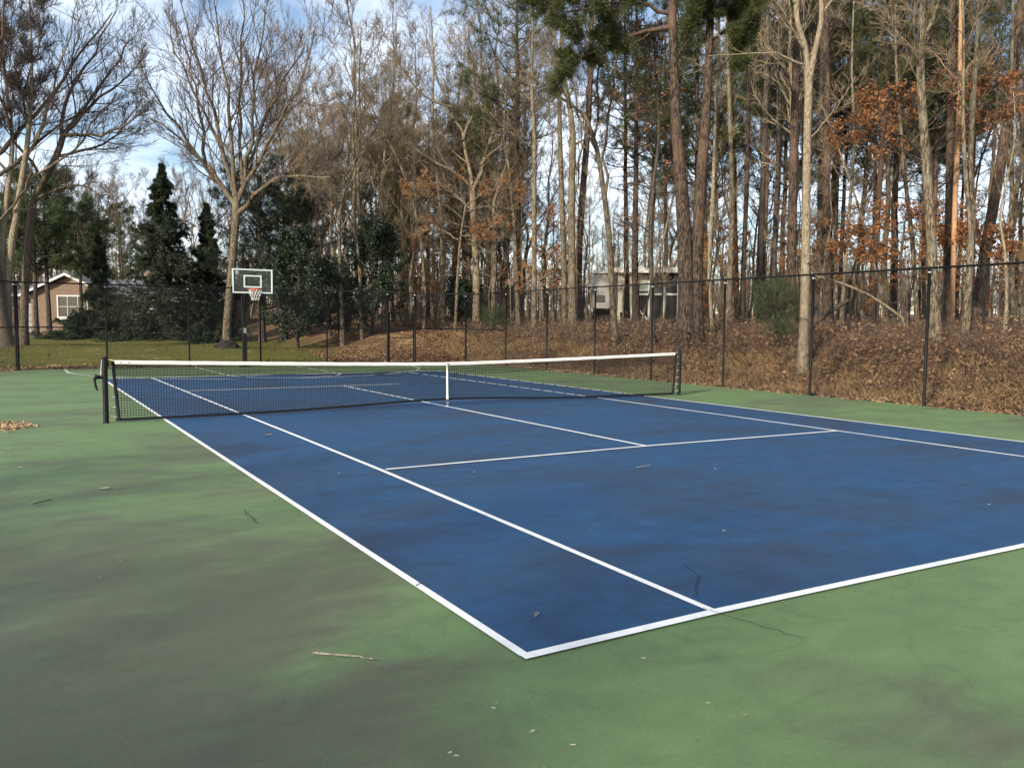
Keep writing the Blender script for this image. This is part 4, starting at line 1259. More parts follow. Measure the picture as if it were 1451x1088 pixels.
stem('crooked_tree', 'pale crooked thin trunk just right of the thick twin trunked pine', 33, [(1009, 478, 9), (1005, 420, 6.5), (1005, 360, 6), (1009, 300, 6), (1012, 230, 5.5), (1015, 150, 5), (1019, 60, 4), (1018, -40, 3)], 37, M['bark_pale'], ztop=.5, n=8)
stem('tall_trunk', 'tan trunk with flared foot standing behind the fence post right of twin pine', 36, [(1030, 475, 16), (1032, 430, 11), (1035, 370, 9), (1038, 300, 8), (1036, 220, 7), (1033, 130, 6), (1030, 30, 4), (1030, -60, 3)], 38, M['bark_tan'], ztop=.5, n=8)
stem('reddish_pine', 'slim reddish pine trunk, first beyond the flared tan trunk', 37, [(1052, 450, 9), (1053, 390, 8), (1056, 320, 7.5), (1059, 240, 7), (1060, 160, 6), (1062, 60, 5), (1063, -60, 3)], 39, M['bark_pine'], M['bark_dark'], ztop=.6, n=6)
stem('dark_pine', 'nearly black pine trunk seen against sky above the small green pine', 37, [(1073, 440, 10), (1077, 360, 10), (1080, 280, 9.5), (1084, 200, 9), (1086, 120, 8), (1088, 20, 6), (1090, -70, 4)], 40, M['bark_dark'], M['bark_dark'], ztop=.55, n=8)
stem('dark_pine', 'thin dark wavering trunk next to the nearly black pine', 38, [(1095, 440, 8), (1097, 370, 7.5), (1099, 300, 7), (1103, 220, 6), (1100, 140, 5), (1104, 40, 4), (1104, -50, 2)], 41, M['bark_dark'], M['bark_dark'], ztop=.5, n=8)
stem('reddish_pine', 'thick reddish pine trunk immediately left of the pale forked trunk', 32, [(1122, 455, 15), (1121, 400, 14), (1122, 330, 14), (1124, 250, 13.5), (1126, 150, 12), (1130, 40, 10), (1132, -80, 8)], 42, M['bark_pine'], M['bark_dark'], ztop=.55, n=8)
stem('reddish_pine', 'dark reddish pine trunk immediately right of the pale forked trunk', 34, [(1172, 450, 13), (1172, 380, 12.5), (1171, 300, 12), (1172, 220, 11), (1172, 130, 10.5), (1170, 30, 9), (1168, -80, 7)], 43, M['bark_pine'], M['bark_dark'], ztop=.55, n=10)
stem('dark_pine', 'slender dark trunk half hidden behind the reddish pine right of pale trunk', 37, [(1158, 445, 8), (1160, 380, 8), (1161, 300, 7.5), (1163, 200, 7), (1164, 100, 6), (1166, -20, 4)], 44, M['bark_dark'], M['bark_dark'], ztop=.5, n=8)
stem('reddish_pine', 'dark red pine trunk close behind the orange sunlit trunk', 29, [(1342, 470, 14), (1343, 410, 13), (1344, 340, 13), (1346, 260, 12), (1347, 160, 11), (1349, 60, 10), (1350, -60, 8)], 45, M['bark_pine'], M['bark_dark'], ztop=.6, n=8)
stem('sunlit_trunk', 'orange sunlit trunk, right of the grey forked tree', 27, [(1349, 460, 6), (1350, 400, 7.5), (1352, 330, 8), (1354, 270, 8), (1357, 200, 7.5), (1360, 130, 7), (1361, 50, 6), (1362, -60, 4)], 46, M['bark_orange'], ztop=.6, n=6)
stem('lichened_tree', 'grey lichened trunk splitting low into two stems near the right edge', 22.5, [(1367, 494, 13), (1370, 440, 11.5), (1374, 380, 10.5), (1378, 330, 8), (1370, 280, 6.5), (1366, 220, 6), (1364, 150, 5.5), (1366, 60, 4), (1362, -50, 3)], 47, M['bark_tan'], ztop=.55, n=8)
stem('lichened_tree', 'grey lichened companion stem just right of the splitting trunk near right edge', 23, [(1372, 480, 8), (1376, 380, 8), (1380, 320, 8.5), (1378, 280, 8.5), (1374, 250, 8), (1376, 200, 8), (1380, 140, 7), (1384, 60, 5), (1388, -50, 3)], 48, M['bark_tan'], ztop=.55, n=8)
stem('dark_pine', 'thick dark pine trunk leaning right at the right edge of the wood', 30, [(1383, 458, 18), (1390, 400, 17), (1398, 345, 16.5), (1409, 285, 15.5), (1420, 220, 15), (1432, 135, 14), (1442, 50, 13), (1455, -60, 11)], 49, M['bark_pine'], M['bark_dark'], ztop=.6, n=8)
stem('white_sapling', 'thin white crooked sapling on the leafy ground near right edge', 24, [(1424, 472, 6), (1427, 420, 5), (1425, 370, 4.5), (1422, 335, 4), (1414, 310, 3.5), (1424, 270, 3), (1440, 190, 2.2), (1436, 130, 1.5)], 50, M['bark_pale'], ztop=.5, n=6)
stem('tall_trunk', 'straight tan trunk beside the white sapling at the right edge', 27, [(1436, 448, 8), (1434, 400, 7), (1433, 340, 7), (1434, 270, 6.5), (1432, 190, 6), (1434, 90, 5), (1436, -40, 3)], 51, M['bark_tan'], ztop=.5, n=8)
stem('tall_trunk', 'tan trunk seen just left of second right fence post', 29, [(1300, 470, 7), (1297, 400, 7), (1292, 330, 7), (1284, 270, 6), (1278, 200, 5), (1270, 110, 4), (1268, 10, 3)], 52, M['bark_tan'], ztop=.45, n=8)
stem('slim_tree', 'slim tan trunk leaning left, between pale forked trunk and second fence post', 30, [(1192, 452, 6), (1196, 400, 5.5), (1200, 340, 5.5), (1206, 270, 5), (1212, 190, 4.5), (1206, 100, 3.5), (1210, 0, 2)], 53, M['bark_tan'], ztop=.4, n=8)
stem('tall_trunk', 'greyish trunk forking below the high bough, right of the twin pine', 42, [(757, 472, 9), (757, 400, 8), (757, 330, 7.5), (757, 260, 7), (758, 190, 6.5), (752, 120, 5), (756, 40, 3.5), (752, -40, 2)], 54, M['bark_tan'], ztop=.5, n=12)
bpy.data.objects[-1 if False else 0]
for o in col.objects:
    if o.get('label', '').startswith('greyish trunk forking'):
        o['label'] = 'greyish straight trunk midway between the stout forked tree and the trio of trunks'
stem('slim_tree', 'slim tan trunk leaning slightly right, left of the greyish straight trunk', 44, [(735, 472, 8), (733, 420, 7.5), (730, 360, 7), (728, 300, 6), (722, 240, 4), (712, 190, 3), (720, 110, 2)], 55, M['bark_tan'], ztop=.45, n=10)
stem('slim_tree', 'tan trunk bending left at its top, right of the stout forked tree', 45, [(698, 470, 8), (699, 420, 7), (702, 360, 6.5), (703, 320, 6), (696, 290, 5), (705, 270, 3.5), (718, 240, 2.5), (720, 160, 1.5)], 56, M['bark_tan'], ztop=.5, n=10)
hero('fallen_branch', 'long pale dead branch slanting down across the brush behind the right fence', 'branch', 26, [[(1286, 456, 4), (1262, 438, 4.5), (1235, 420, 4.5), (1205, 406, 4), (1175, 396, 3.5), (1152, 390, 2.5)]], [], 57, M['bark_pale'], M['twig_tan'], .4, .25, ztop=.3, levels=2)
hero('fallen_log', 'short dark broken log leaning in the brush beside the pale forked trunk', 'log', 26, [[(1150, 462, 5), (1170, 447, 6), (1188, 434, 7), (1202, 425, 6)]], [], 58, M['bark_dark'], M['bark_dark'], .4, .25, sub=False)

stem('leaning_snag', 'thin dead pale stem leaning far left among the right pines', 31, [(1262, 470, 4), (1250, 420, 4), (1235, 360, 3.6), (1216, 290, 3.2), (1190, 215, 2.6), (1165, 150, 1.6)], 90, M['bark_pale'], ztop=.5, n=4, levels=2)
stem('leaning_snag', 'thin dead stem leaning right in front of cream house and twin pine', 36, [(905, 472, 3.5), (922, 410, 3.4), (940, 340, 3.2), (956, 270, 2.8), (978, 190, 2)], 91, M['bark_tan'], ztop=.5, n=4, levels=2)
stem('leaning_snag', 'bowed bare stem curving left above the glossy evergreens', 44, [(600, 474, 4.5), (603, 420, 4.5), (598, 350, 4.2), (585, 280, 3.8), (560, 215, 3), (525, 165, 2)], 92, M['bark_tan'], ztop=.45, n=8)
# -- evergreens that can be told apart
def ever(name, proto, tm, nm, label, u, v, Z, rz=0, sc_=None):
    return make_tree(name, proto, [M[tm]], [M[tm], M[nm]], label, 'tree', base_at(u, v, Z), rz, None, sc_)
ever('spruce_tree', spruce_proto(61, 10.2, 2.8, 1.7), 'bark_dark', 'spruce', 'tallest dark spruce, a full cone in front of the brick house', 234, 489, 48)
ever('spruce_tree', spruce_proto(62, 8.4, 1.7, 1.2), 'bark_dark', 'spruce', 'narrow dark spruce between the tallest spruce and the pale spreading tree', 297, 489, 50, 1)
ever('spruce_tree', spruce_proto(63, 6.2, 1.35), 'bark_dark', 'spruce', 'dark bushy spruce in front of the right part of brick gable', 146, 488, 49, 2)
ever('spruce_tree', spruce_proto(64, 1.7, 2.0, .6), 'bark_dark', 'spruce', 'low wide dark spruce below the white framed house window', 112, 488, 48, 3)
ever('spruce_tree', spruce_proto(66, 1.0, 1.5, .5), 'bark_dark', 'spruce', 'low dark spruce below the french doors, left of the tallest spruce', 178, 489, 47, 5)
ever('spruce_tree', spruce_proto(67, 2.6, 1.3, .7), 'bark_dark', 'spruce', 'short dark spruce directly behind the pale spreading tree trunk', 305, 490, 46, 6)
ever('soft_pine', pine_proto(65, 9.8, .16, .42, .32, 1.0, False), 'bark_dark', 'needle_light', 'airy green pine with a bare lower stem in front of brick gable', 71, 487, 48)
ever('soft_pine', pine_proto(68, 8.8, .15, .42, .32, 1.0, False), 'bark_dark', 'needle_light', 'airy green pine with dark stem nearest the far left fence post', 53, 488, 47, 2)
ever('soft_pine', pine_proto(69, 8.4, .14, .46, .32, 1.0, False), 'bark_dark', 'needle_light', 'airy green pine leaning over the house roof behind the bushy spruce', 118, 485, 52, 4)
ever('dense_pine', pine_proto(70, 9.4, .2, .18, .46, 1.5, False), 'bark_dark', 'spruce', 'dense dark pine right behind the basketball backboard', 372, 490, 46)
ever('dense_pine', pine_proto(71, 8.4, .2, .18, .44, 1.4, False), 'bark_dark', 'spruce', 'dense dark pine behind the glossy evergreen right of the hoop', 404, 488, 48, 1.3)
ever('glossy_evergreen', broad_proto(72, 5.6, 2.0), 'bark_dark', 'glossy', 'glossy broadleaf evergreen just right of the basketball hoop', 421, 497, 40.5)
ever('glossy_evergreen', broad_proto(73, 5.8, 1.9), 'bark_dark', 'glossy', 'glossy broadleaf evergreen beside the gate, slim trunks rising through it', 528, 492, 43, 1)
ever('glossy_evergreen', broad_proto(74, 4.0, 1.7), 'bark_dark', 'glossy', 'lower glossy evergreen between the two bigger glossy ones', 468, 489, 45, 2)
ever('glossy_evergreen', broad_proto(75, 2.7, 1.3), 'bark_dark', 'glossy', 'round glossy shrub on the slope left of the stout forked tree', 657, 470, 47, 3)
ever('pine_sapling', pine_proto(76, 1.75, .03, .06, .75, .5, False, nd=.35), 'bark_dark', 'needle_light', 'small bushy green pine sapling on the bank behind the fence', 1093, 497, 26.5)
ever('pine_sapling', pine_proto(77, 1.2, .03, .08, .6, .4, False, nd=.35), 'bark_dark', 'needle_light', 'tiny green pine seedling at the foot of the stout forked tree', 700, 470, 44, 1)

# -- trees of the wood that only repeat: prototypes copied with their parts
RB = random.Random(5)
protos = {}
def add_proto(key, name, proto, tm, cm, cat='tree'):
    t = make_tree(name, proto, [M[tm]], [M[x] for x in cm], 'x', cat, (0, 0, -500))
    protos.setdefault(key, []).append([t, False])
for i in range(5):
    add_proto('tall', 'bare_tree', bare_proto(100+i, 18.5, (.15, .10, .13, .18, .08)[i], 'tall'), 'bark_tan', ['twig_tan', 'twig_tan'])
for i in range(3):
    add_proto('vase', 'bare_tree', bare_proto(110+i, 18, .2, 'vase'), 'bark_tan', ['twig', 'twig'])
for i in range(3):
    add_proto('fork', 'bare_tree', bare_proto(120+i, 17.5, (.17, .12, .15)[i], 'fork'), 'bark_tan', ['twig_tan', 'twig_tan'])
for i in range(3):
    add_proto('sap', 'bare_sapling', bare_proto(130+i, 9, .05, 'sapling'), 'bark_tan', ['twig_tan', 'twig_tan'])
for i in range(3):
    add_proto('pine', 'pine_tree', pine_proto(140+i, 19, (.16, .12, .19)[i], .55, .22), 'bark_pine', ['bark_dark', 'needle'])
for i in range(2):
    add_proto('olive', 'pine_tree', pine_proto(150+i, 14, .17, .35, .26), 'bark_pine', ['bark_dark', 'needle_olive'])
for i in range(2):
    add_proto('oak', 'oak_sapling', oak_leaf_proto(160+i, 6.5, .06, .8), 'bark_tan', ['twig_tan', 'rust'])
taken = []
def put(key, u, Z, scale, label, group, mind=.9):
    p = at(u, 458, Z); x, y = float(p[0]), float(p[1])
    for (a, c) in taken:
        if (a-x)**2+(c-y)**2 < mind*mind: return False
    taken.append((x, y))
    z = float(terr(x, y))
    lst = protos[key]; pr = lst[RB.randrange(len(lst))]
    s = scale*RB.uniform(.88, 1.12); rz = RB.uniform(0, 6.28)
    sxy = s*RB.uniform(.85, 1.2)
    if not pr[1]:
        o = pr[0]; o.location = (x, y, z); o.rotation_euler = (0, 0, rz); o.scale = (sxy, sxy, s); o['label'] = label; o['group'] = group; pr[1] = True
    else:
        dup(pr[0], (x, y, z), rz, (sxy, sxy, s), label, group)
    return True
def scatter(key, n, u0, u1, z0, z1, scale, label, group, mind=.9):
    k = 0; tries = 0
    while k < n and tries < n*20:
        tries += 1
        Z = math.sqrt(RB.uniform(z0*z0, z1*z1))
        if put(key, RB.uniform(u0, u1), Z, scale, label, group, mind): k += 1

g1 = 'bare trees beyond the brick house'; l1 = 'bare twiggy tree rising in the distance beyond the brick house'
scatter('vase', 9, -40, 330, 70, 95, .82, l1, g1, 2)
scatter('tall', 7, -40, 340, 72, 100, .80, l1, g1, 2)
g2 = 'bare trees behind the glossy evergreens'; l2 = 'tall bare tree in the thick of the wood behind the glossy evergreens'
scatter('tall', 9, 400, 560, 48, 75, 1.0, l2, g2, 1.2)
scatter('fork', 8, 400, 560, 48, 75, .95, l2, g2, 1.2)
g3 = 'bare trees behind the stout forked tree'; l3 = 'slim bare tree in the brown wood behind the stout forked tree'
scatter('tall', 12, 560, 730, 48, 80, 1.03, l3, g3, 1.2)
scatter('fork', 9, 560, 730, 48, 80, 1.0, l3, g3, 1.2)
g4 = 'bare trees around the cream house'; l4 = 'slim bare tree in the open wood around the cream house'
scatter('tall', 7, 730, 1060, 40, 72, 1.0, l4, g4, 1.5)
scatter('fork', 5, 730, 1060, 62, 80, .9, l4, g4, 1.5)
g5 = 'bare trees among the pines at right'; l5 = 'bare tan tree among the reddish pines at the right'
scatter('tall', 9, 1060, 1480, 33, 70, 1.0, l5, g5, 1.3)
scatter('fork', 4, 1150, 1480, 40, 70, .95, l5, g5, 1.3)
g6 = 'pines of the right wood'; l6 = 'tall straight reddish pine deep in the wood at right, crown high up'
scatter('pine', 14, 1060, 1490, 36, 66, 1.0, l6, g6, 1.4)
g6b = 'dark crowned pines at upper right'; l6b = 'dark needled pine whose crown closes the canopy at the upper right'
for i in range(2):
    add_proto('darkpine', 'pine_tree', pine_proto(170+i, 19, .19, .44, .26, 1.25), 'bark_pine', ['bark_dark', 'needle'])
scatter('darkpine', 7, 1060, 1330, 40, 56, 1.0, l6b, g6b, 1.8)
scatter('darkpine', 4, 700, 1050, 44, 60, 1.0, l6b.replace('upper right', 'upper middle'), g6b.replace('upper right', 'upper middle'), 1.8)
g7 = 'pines behind the cream house side of the wood'; l7 = 'tall straight pine beyond the fence, between forked tree and twin pine'
scatter('pine', 5, 720, 1050, 46, 76, 1.0, l7, g7, 1.6)
g8 = 'olive pines among the bare trees'; l8 = 'olive green pine standing among the bare trees behind the evergreens'
scatter('olive', 8, 400, 620, 52, 70, .95, l8, g8, 1.6)
scatter('olive', 4, 600, 790, 56, 76, 1.1, l8, g8, 1.6)
g8b = 'pines beyond the brick house'; l8b = 'round headed olive pine showing above the brick house roof'
scatter('olive', 2, 170, 190, 66, 76, .70, l8b, g8b, 1.6)
scatter('olive', 2, 60, 130, 70, 80, .72, l8b, g8b, 1.6)
scatter('olive', 3, -60, 50, 66, 80, .75, l8b.replace('above the brick house roof', 'left of the brick house'), g8b+' at its left', 1.6)
g9 = 'saplings under the tall trees'; l9 = 'thin bare sapling under the tall trees beyond the fence'
scatter('sap', 22, 560, 900, 42, 66, .9, l9, g9, .8)
scatter('sap', 18, 1000, 1470, 29, 55, .85, l9, g9, .8)
scatter('sap', 9, 820, 1010, 32, 50, .8, l9, g9, .8)
scatter('sap', 8, 430, 560, 46, 60, .9, l9, g9, .8)
g10 = 'leafy young oaks under the wood'; l10 = 'young oak with dead rust leaves in the undergrowth beyond the fence'
scatter('oak', 6, 560, 800, 46, 62, .9, l10, g10, 1)
scatter('oak', 5, 1000, 1160, 36, 50, .8, l10, g10, 1)
scatter('oak', 8, 1160, 1480, 30, 48, .85, l10, g10, 1)
# trees standing left of the court, outside the picture, that shade its near left side
g11 = 'trees behind the near left corner of the court'
for i in range(2):
    add_proto('shade', 'dense_pine', pine_proto(180+i, 12.5, .2, .30, .48, 1.0, False, nd=.5), 'bark_pine', ['bark_dark', 'needle'])
for q, (x, y, s) in enumerate(((-27.6, -23.6, 1.0), (-29.6, -20.0, .97), (-31.0, -16.6, 1.0))):
    dup(protos['shade'][q % 2][0], (x, y, float(terr(x, y))), RB.uniform(0, 6), (s, s, s), 'dense pine standing left behind the near corner of the court', g11)
for k, lst in protos.items():
    for t, used in lst:
        if not used:
            for ch in list(t.children): bpy.data.objects.remove(ch)
            bpy.data.objects.remove(t)

# far wood that reads as one mass
def far_wood():
    rng = np.random.default_rng(77)
    N = 1250
    u = rng.uniform(-90, 1500, N); Z = np.sqrt(rng.uniform(72**2, 135**2, N))
    # thinner in the gap beside the cream house
    keep = ~((u > 830) & (u < 1070) & (rng.random(N) < .35) & (rng.random(N) < .5))
    u, Z = u[keep], Z[keep]; N = len(u)
    base = np.array([at(a, 458, z) for a, z in zip(u, Z)]); base[:, 2] = terr(base[:, 0], base[:, 1])-.2
    H = np.where(rng.random(N) < .75, rng.uniform(4, 8.5, N), rng.uniform(8, 14, N))
    t = np.linspace(0, 1, 8)
    off = np.cumsum(rng.normal(0, .12, (N, 8, 2)), 1)
    P = np.stack([base[:, :1]+off[..., 0], base[:, 1:2]+off[..., 1], base[:, 2:3]+t[None]*H[:, None]], -1)
    R = rng.uniform(.07, .16, N)[:, None]*(1-.8*t[None])
    b = MB(); b.tubes(P, R, 5)
    P1, R1 = grow(rng, P, R, 14, .15, .98, .8, .25, .3, 5, .06, .13, .5, tip=.014)
    b.tubes(P1, R1, 3)
    P2, R2 = grow(rng, P1, R1, 7, .2, 1, .75, .25, .5, 3, .05, .13, .6, tip=.010)
    b.tubes(P2, R2, 3)
    o = b.build('far_wood', mat('far_bark', (.22, .165, .12), .9, (.13, .10, .075), .5), kind='stuff')
    tag(o, 'distant brown bare wood behind all the other trees', 'wood')
far_wood()

# ------------------------------------------------------------------ leaf litter, straw, brush
def scatter_pts(rng, n, u0, u1, zone):
    if zone == 'right':
        y = rng.uniform(-9, 24, n); x = 9.56+np.abs(rng.normal(0, 1, n))**1.0*3.6
    elif zone == 'back':
        x = rng.uniform(-9, 11, n); y = 17.85+np.abs(rng.normal(0, 1, n))*2.6
    return x, y
def litter():
    rng = np.random.default_rng(81)
    xr, yr = scatter_pts(rng, 30000, 0, 0, 'right'); xb, yb = scatter_pts(rng, 9000, 0, 0, 'back')
    # on the lawn side leaves gather along the fence foot
    kb = (xb > 4.0) | (rng.random(len(xb)) < np.exp(-(yb-17.85)/.7)*.9+.03)
    x = np.r_[xr, xb[kb]]; y = np.r_[yr, yb[kb]]
    # a thin spill over the edge of the court
    xs = 9.56-np.abs(rng.normal(0, .12, 900)); ys = rng.uniform(-9, 17, 900)
    x = np.r_[x, xs]; y = np.r_[y, ys]
    inside = (x < 9.56) & (y < 17.7)
    z = np.where(inside, .018, terr(x, y)+.02+.03*rng.random(len(x)))
    n = len(x)
    d = norm(np.stack([rng.normal(0, 1, n), rng.normal(0, 1, n), rng.normal(0, .35, n)], 1))
    w = norm(np.cross(d, np.stack([rng.normal(0, .4, n), rng.normal(0, .4, n), np.ones(n)], 1)))
    s = (.55+.7*rng.random((n, 1)))
    b = MB(); b.cards(np.stack([x, y, z], 1), d*.072*s, w*.042*s, 0, .5)
    o = b.build('leaf_litter', M['litter'], kind='stuff'); tag(o, 'brown fallen leaves covering the bank and gathered along the fence', 'leaves')
    # straw grass on the bank
    n = 13000
    cx = rng.uniform(0, 1, 260); cy = rng.uniform(-8.5, 22, 260)
    k = rng.integers(0, 260, n)
    x = 9.75+cx[k]*2.6+rng.normal(0, .22, n); y = cy[k]+rng.normal(0, .35, n)
    ok = x > 9.62; x, y = x[ok], y[ok]; n = len(x)
    z = terr(x, y)
    d = np.stack([rng.normal(0, .45, n)-.35, rng.normal(0, .45, n), .5+.5*rng.random(n)], 1)
    L = rng.uniform(.14, .40, (n, 1))
    w = norm(np.cross(d, rng.normal(0, 1, (n, 3))))*.008
    b = MB(); b.spikes(np.stack([x, y, z], 1), norm(d)*L, w)
    o = b.build('straw_grass', M['straw'], kind='stuff'); tag(o, 'dry straw coloured grass lying on the bank behind the fence', 'grass')
    # lawn blades at the back
    n = 26000
    x = rng.uniform(-10, 7, n); y = rng.uniform(19.2, 31, n)
    pat = np.sin(x*1.3+.5*y)+np.sin(y*1.1-x*.7)+rng.normal(0, .8, n)
    ok = (pat > -1.2) & (y > 19.3+.5*np.sin(x*1.7)) & (x < 6.2+.6*np.sin(y)); x, y = x[ok], y[ok]; n = len(x)
    d = np.stack([rng.normal(0, .4, n), rng.normal(0, .4, n), np.ones(n)], 1); L = rng.uniform(.03, .07, (n, 1))
    w = norm(np.cross(d, rng.normal(0, 1, (n, 3))))*.012
    b = MB(); b.spikes(np.stack([x, y, terr(x, y)], 1), norm(d)*L, w)
    o = b.build('lawn_grass', M['lawn'], kind='stuff'); tag(o, 'short olive green lawn beyond the back fence', 'grass')
    # brush: thin brown stems thick on the bank top
    n = 9000
    u = rng.uniform(560, 1500, n)
    x = np.empty(n); y = np.empty(n)
    yy = rng.uniform(-9, 34, n); xx = 12.2+np.abs(rng.normal(0, 1, n))*6
    z = terr(xx, yy)
    L = rng.uniform(.25, .85, n)
    d = norm(np.stack([rng.normal(0, .55, n), rng.normal(0, .55, n), np.ones(n)], 1))
    P = [np.stack([xx, yy, z-.05], 1)]
    for j in range(4):
        d = norm(d+rng.normal(0, .22, (n, 3))); P.append(P[-1]+d*L[:, None]/4)
    P = np.stack(P, 1); R = np.full((n, 5), .0045)*np.linspace(1, .5, 5)[None]
    b = MB(); b.tubes(P, R, 3)
    P1, R1 = grow(rng, P, R, 5, .25, 1, .7, .3, .45, 3, .02, .2, .7, tip=.003, Lmin=.12)
    b.tubes(P1, R1, 3)
    keep = rng.random(len(P1)) < .22
    put_leaves(rng, b, P1[keep], 2, .055, .026, 1, .05, .3, .4)
    o = b.build('brush', [M['brush'], M['litter']], kind='stuff'); tag(o, 'tangled thin brown brush along the top of the leafy bank', 'brush')
    # low brambles right at the fence foot
    n = 5200
    cyy = rng.uniform(-9, 17, 70); cxx = 10.2+rng.random(70)*4.2; ck = rng.integers(0, 70, n)
    yy = cyy[ck]+rng.normal(0, .45, n); xx = np.maximum(9.85, cxx[ck]+rng.normal(0, .4, n))
    z = terr(xx, yy); L = rng.uniform(.2, .75, n)
    d = norm(np.stack([rng.normal(0, .9, n), rng.normal(0, .9, n), np.ones(n)*.8], 1))
    P = [np.stack([xx, yy, z-.03], 1)]
    for j in range(4):
        d = norm(d+rng.normal(0, .25, (n, 3))+np.array([0, 0, -.12])); P.append(P[-1]+d*L[:, None]/4)
    P = np.stack(P, 1); R = np.full((n, 5), .004)
    b = MB(); b.tubes(P, R, 3)
    P1, R1 = grow(rng, P, R, 4, .2, 1, .8, .3, .5, 3, -.02, .2, .7, tip=.003, Lmin=.1)
    b.tubes(P1, R1, 3); keep = rng.random(len(P1)) < .4
    put_leaves(rng, b, P1[keep], 2, .05, .025, 1, .05, .2, .4)
    o = b.build('brambles', [M['brush'], M['litter']], kind='stuff'); tag(o, 'low tangled brambles with dead leaves on the slope behind the fence', 'brambles')
litter()

# ------------------------------------------------------------------ small things lying on the court
def twig_thing(name, label, pts, r, seed, m, group=None):
    rng = np.random.default_rng(seed)
    P = resample([(x, y, .016+r*1.1+.004*abs(rng.normal())) for x, y in pts], 14)
    P[1:-1, :2] += rng.normal(0, r*.5, (12, 2))
    c = P[0].copy(); c[2] = 0
    b = MB(); b.tubes((P-c)[None], (r*(1-.35*np.linspace(0, 1, 14))*(1+.12*rng.normal(0, 1, 14)))[None], 7, 0, True)
    for j in (4, 8, 11):
        e = P[j]-c+np.array([rng.normal()*r*4, rng.normal()*r*4, r*1.2]); b.bar(P[j]-c, e, r*.4, 5)
    o = b.build(name, m, None, c); tag(o, label, 'twig', group); return o
M['twig_grey'] = mat('grey_twig', (.33, .29, .22), .85, (.13, .11, .09), 60)
M['twig_dark'] = mat('dark_twig', (.07, .055, .045), .9, (.03, .025, .022), 60)
twig_thing('fallen_twig', 'pale curved twig on the green in front of the left sideline', [(-6.42, -11.33), (-6.33, -11.42), (-6.25, -11.47), (-6.18, -11.57)], .0065, 1, M['twig_grey'])
twig_thing('fallen_twig', 'short pale stick inside the near blue corner of the court', [(-5.13, -11.44), (-5.07, -11.40)], .004, 2, M['twig_grey'])
twig_thing('fallen_twig', 'small dark twig lying across the left sideline', [(-5.50, -10.59), (-5.40, -10.56)], .004, 3, M['twig_dark'])
twig_thing('fallen_twig', 'dark flat twig on the green near the left edge of the photo', [(-7.58, -6.65), (-7.42, -6.50)], .006, 4, M['twig_dark'])
twig_thing('fallen_twig', 'pale twig on the blue between service line and right fence', [(-1.35, -7.78), (-1.12, -7.75)], .007, 5, M['twig_grey'])
M['leaf_brown'] = mat('dry_leaf', (.26, .15, .08), .8, (.36, .24, .14), 40)
M['leaf_pale'] = mat('bleached_leaf', (.52, .46, .36), .8, (.40, .34, .26), 40)
def leaf_mesh(name, m, seed):
    rng = np.random.default_rng(seed)
    n = 9
    tt = np.linspace(-1, 1, n); wdt = np.sqrt(np.clip(1-tt**2, 0, 1))*(.42+.16*np.sin(tt*9))
    Z = .12*tt**2+.02
    V = np.concatenate([np.stack([tt, wdt, Z+.25*wdt], 1), np.stack([tt, 0*tt, Z*.6], 1), np.stack([tt, -wdt, Z+.25*wdt], 1)])
    F = [(i, i+1, n+i+1, n+i) for i in range(n-1)]+[(n+i, n+i+1, 2*n+i+1, 2*n+i) for i in range(n-1)]
    b = MB(); b.add(V, F, 0, True); b.bar((-1.5, 0, .1), (-.95, 0, .09), .03, 4)
    return b.mesh(name, m)
lm = [leaf_mesh('dry_leaf', M['leaf_brown'], 1), leaf_mesh('dry_leaf', M['leaf_pale'], 2)]
def leaf_at(x, y, s, k, label, group, rz):
    o = bpy.data.objects.new('dry_leaf', lm[k]); col.objects.link(o); o.location = (x, y, .017); o.scale = (s, s, s); o.rotation_euler = (0, 0, rz)
    tag(o, label, 'leaf', group)
rl = random.Random(9)
leaf_at(-4.43, -2.85, .07, 0, 'curled brown leaf in the left doubles alley near the net', None, .4)
leaf_at(-6.94, -6.12, .05, 1, 'bleached leaf on the green well left of the sideline', None, .2)
for i in range(16):
    x, y = rl.uniform(-8.2, -5.8), rl.uniform(-13.2, -2)
    leaf_at(x, y, rl.uniform(.012, .03), rl.randrange(2), 'tiny dry leaf on the green left of the court', 'tiny leaves on the green left of the court', rl.uniform(0, 6))
for i in range(22):
    x, y = rl.uniform(-5.2, 4.5), rl.uniform(-11.2, -.6)
    leaf_at(x, y, rl.uniform(.010, .024), rl.randrange(2), 'tiny dry leaf lying on the blue court', 'tiny leaves on the blue court', rl.uniform(0, 6))
for i in range(18):
    x, y = rl.uniform(-6.3, -4.6), rl.uniform(-13.35, -12.1)
    leaf_at(x, y, rl.uniform(.006, .014), rl.randrange(2), 'leaf crumb on the green in front of the baseline', 'leaf crumbs in front of the baseline', rl.uniform(0, 6))
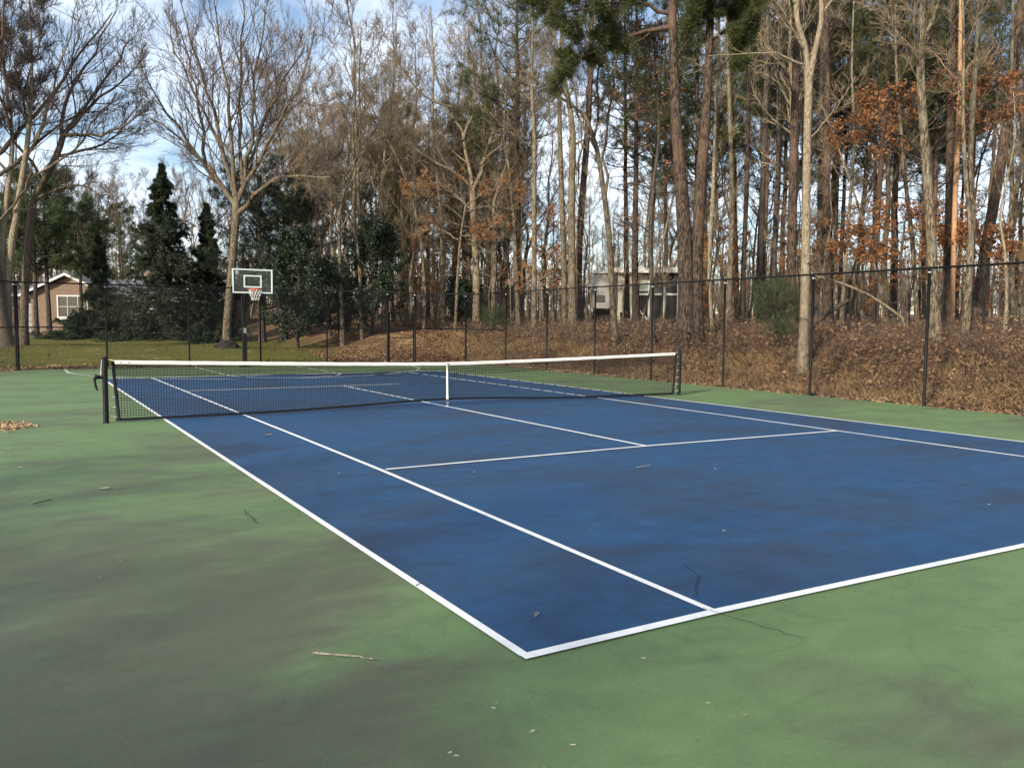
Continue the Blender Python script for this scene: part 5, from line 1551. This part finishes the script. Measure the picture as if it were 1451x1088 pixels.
def leaf_pile():
    rng = np.random.default_rng(4); n = 420
    x = rng.normal(0, .17, n); y = rng.normal(0, .26, n); z = .01+.07*np.exp(-(x**2+y**2)/.07)*rng.random(n)
    d = norm(np.stack([rng.normal(0, 1, n), rng.normal(0, 1, n), rng.normal(0, .3, n)], 1)); w = norm(np.cross(d, np.array([0, 0, 1.])+rng.normal(0, .3, (n, 3))))
    b = MB(); b.cards(np.stack([x, y, z], 1), d*.05, w*.02, 0, .4)
    o = b.build('leaf_pile', leafy('pile_leaves', [(.26, .17, .09), (.42, .28, .15), (.52, .38, .22)], .8, .2, 3, .1, 20), None, (-7.86, .15, .01), 'stuff'); tag(o, 'little heap of tan dry leaves at the left edge of the green', 'leaf pile')
leaf_pile()
# mulch collar at the foot of the spreading tree
def mulch():
    p = base_at(322, 497, 39)
    rng = np.random.default_rng(6)
    b = MB(); a = np.arange(14)*2*math.pi/14
    prof = [(.62, -.05), (.52, .10), (.40, .24), (.26, .34), (.2, .36)]
    V = np.array([[(r*(1+.12*rng.normal())*math.cos(t), r*(1+.12*rng.normal())*math.sin(t), z+.02*rng.normal()) for t in a] for r, z in prof]).reshape(-1, 3)
    b.add(V, [(i*14+j, i*14+(j+1) % 14, (i+1)*14+(j+1) % 14, (i+1)*14+j) for i in range(4) for j in range(14)])
    o = b.build('mulch_collar', M['pad'], None, p); tag(o, 'dark mulch collar heaped round the foot of the spreading tree', 'mulch')
mulch()
# dead leaf caught above the rail
b = MB(); b.cards(np.array([[0, 0, .0], [.05, 0, -.01], [.03, 0, -.12]]), np.array([[.12, 0, .01], [.11, 0, .05], [.03, 0, -.06]]), np.array([[0, .03, .035], [0, .02, -.03], [.015, .02, .01]]), 0, .5)
b.bar((.03, 0, -.3), (.0, 0, 0), .003, 4)
p = at(1147, 374, 20.7)
o = b.build('caught_leaf', M['twig_dark'], None, p); tag(o, 'dark curled dead leaf caught just above the fence rail at a post', 'leaf')
# overhead service wire crossing the top left corner
b = MB()
A = at(-60, -60, 30); B_ = at(420, 130, 62)
tt = np.linspace(0, 1, 24)[:, None]
P = A+(B_-A)*tt; P[:, 2] -= 1.0*(4*tt[:, 0]*(1-tt[:, 0]))
b.tubes(P[None], np.full((1, 24), .012), 5)
o = b.build('overhead_wire', M['black_metal']); tag(o, 'thin black overhead wire sagging across the sky at top left', 'wire')
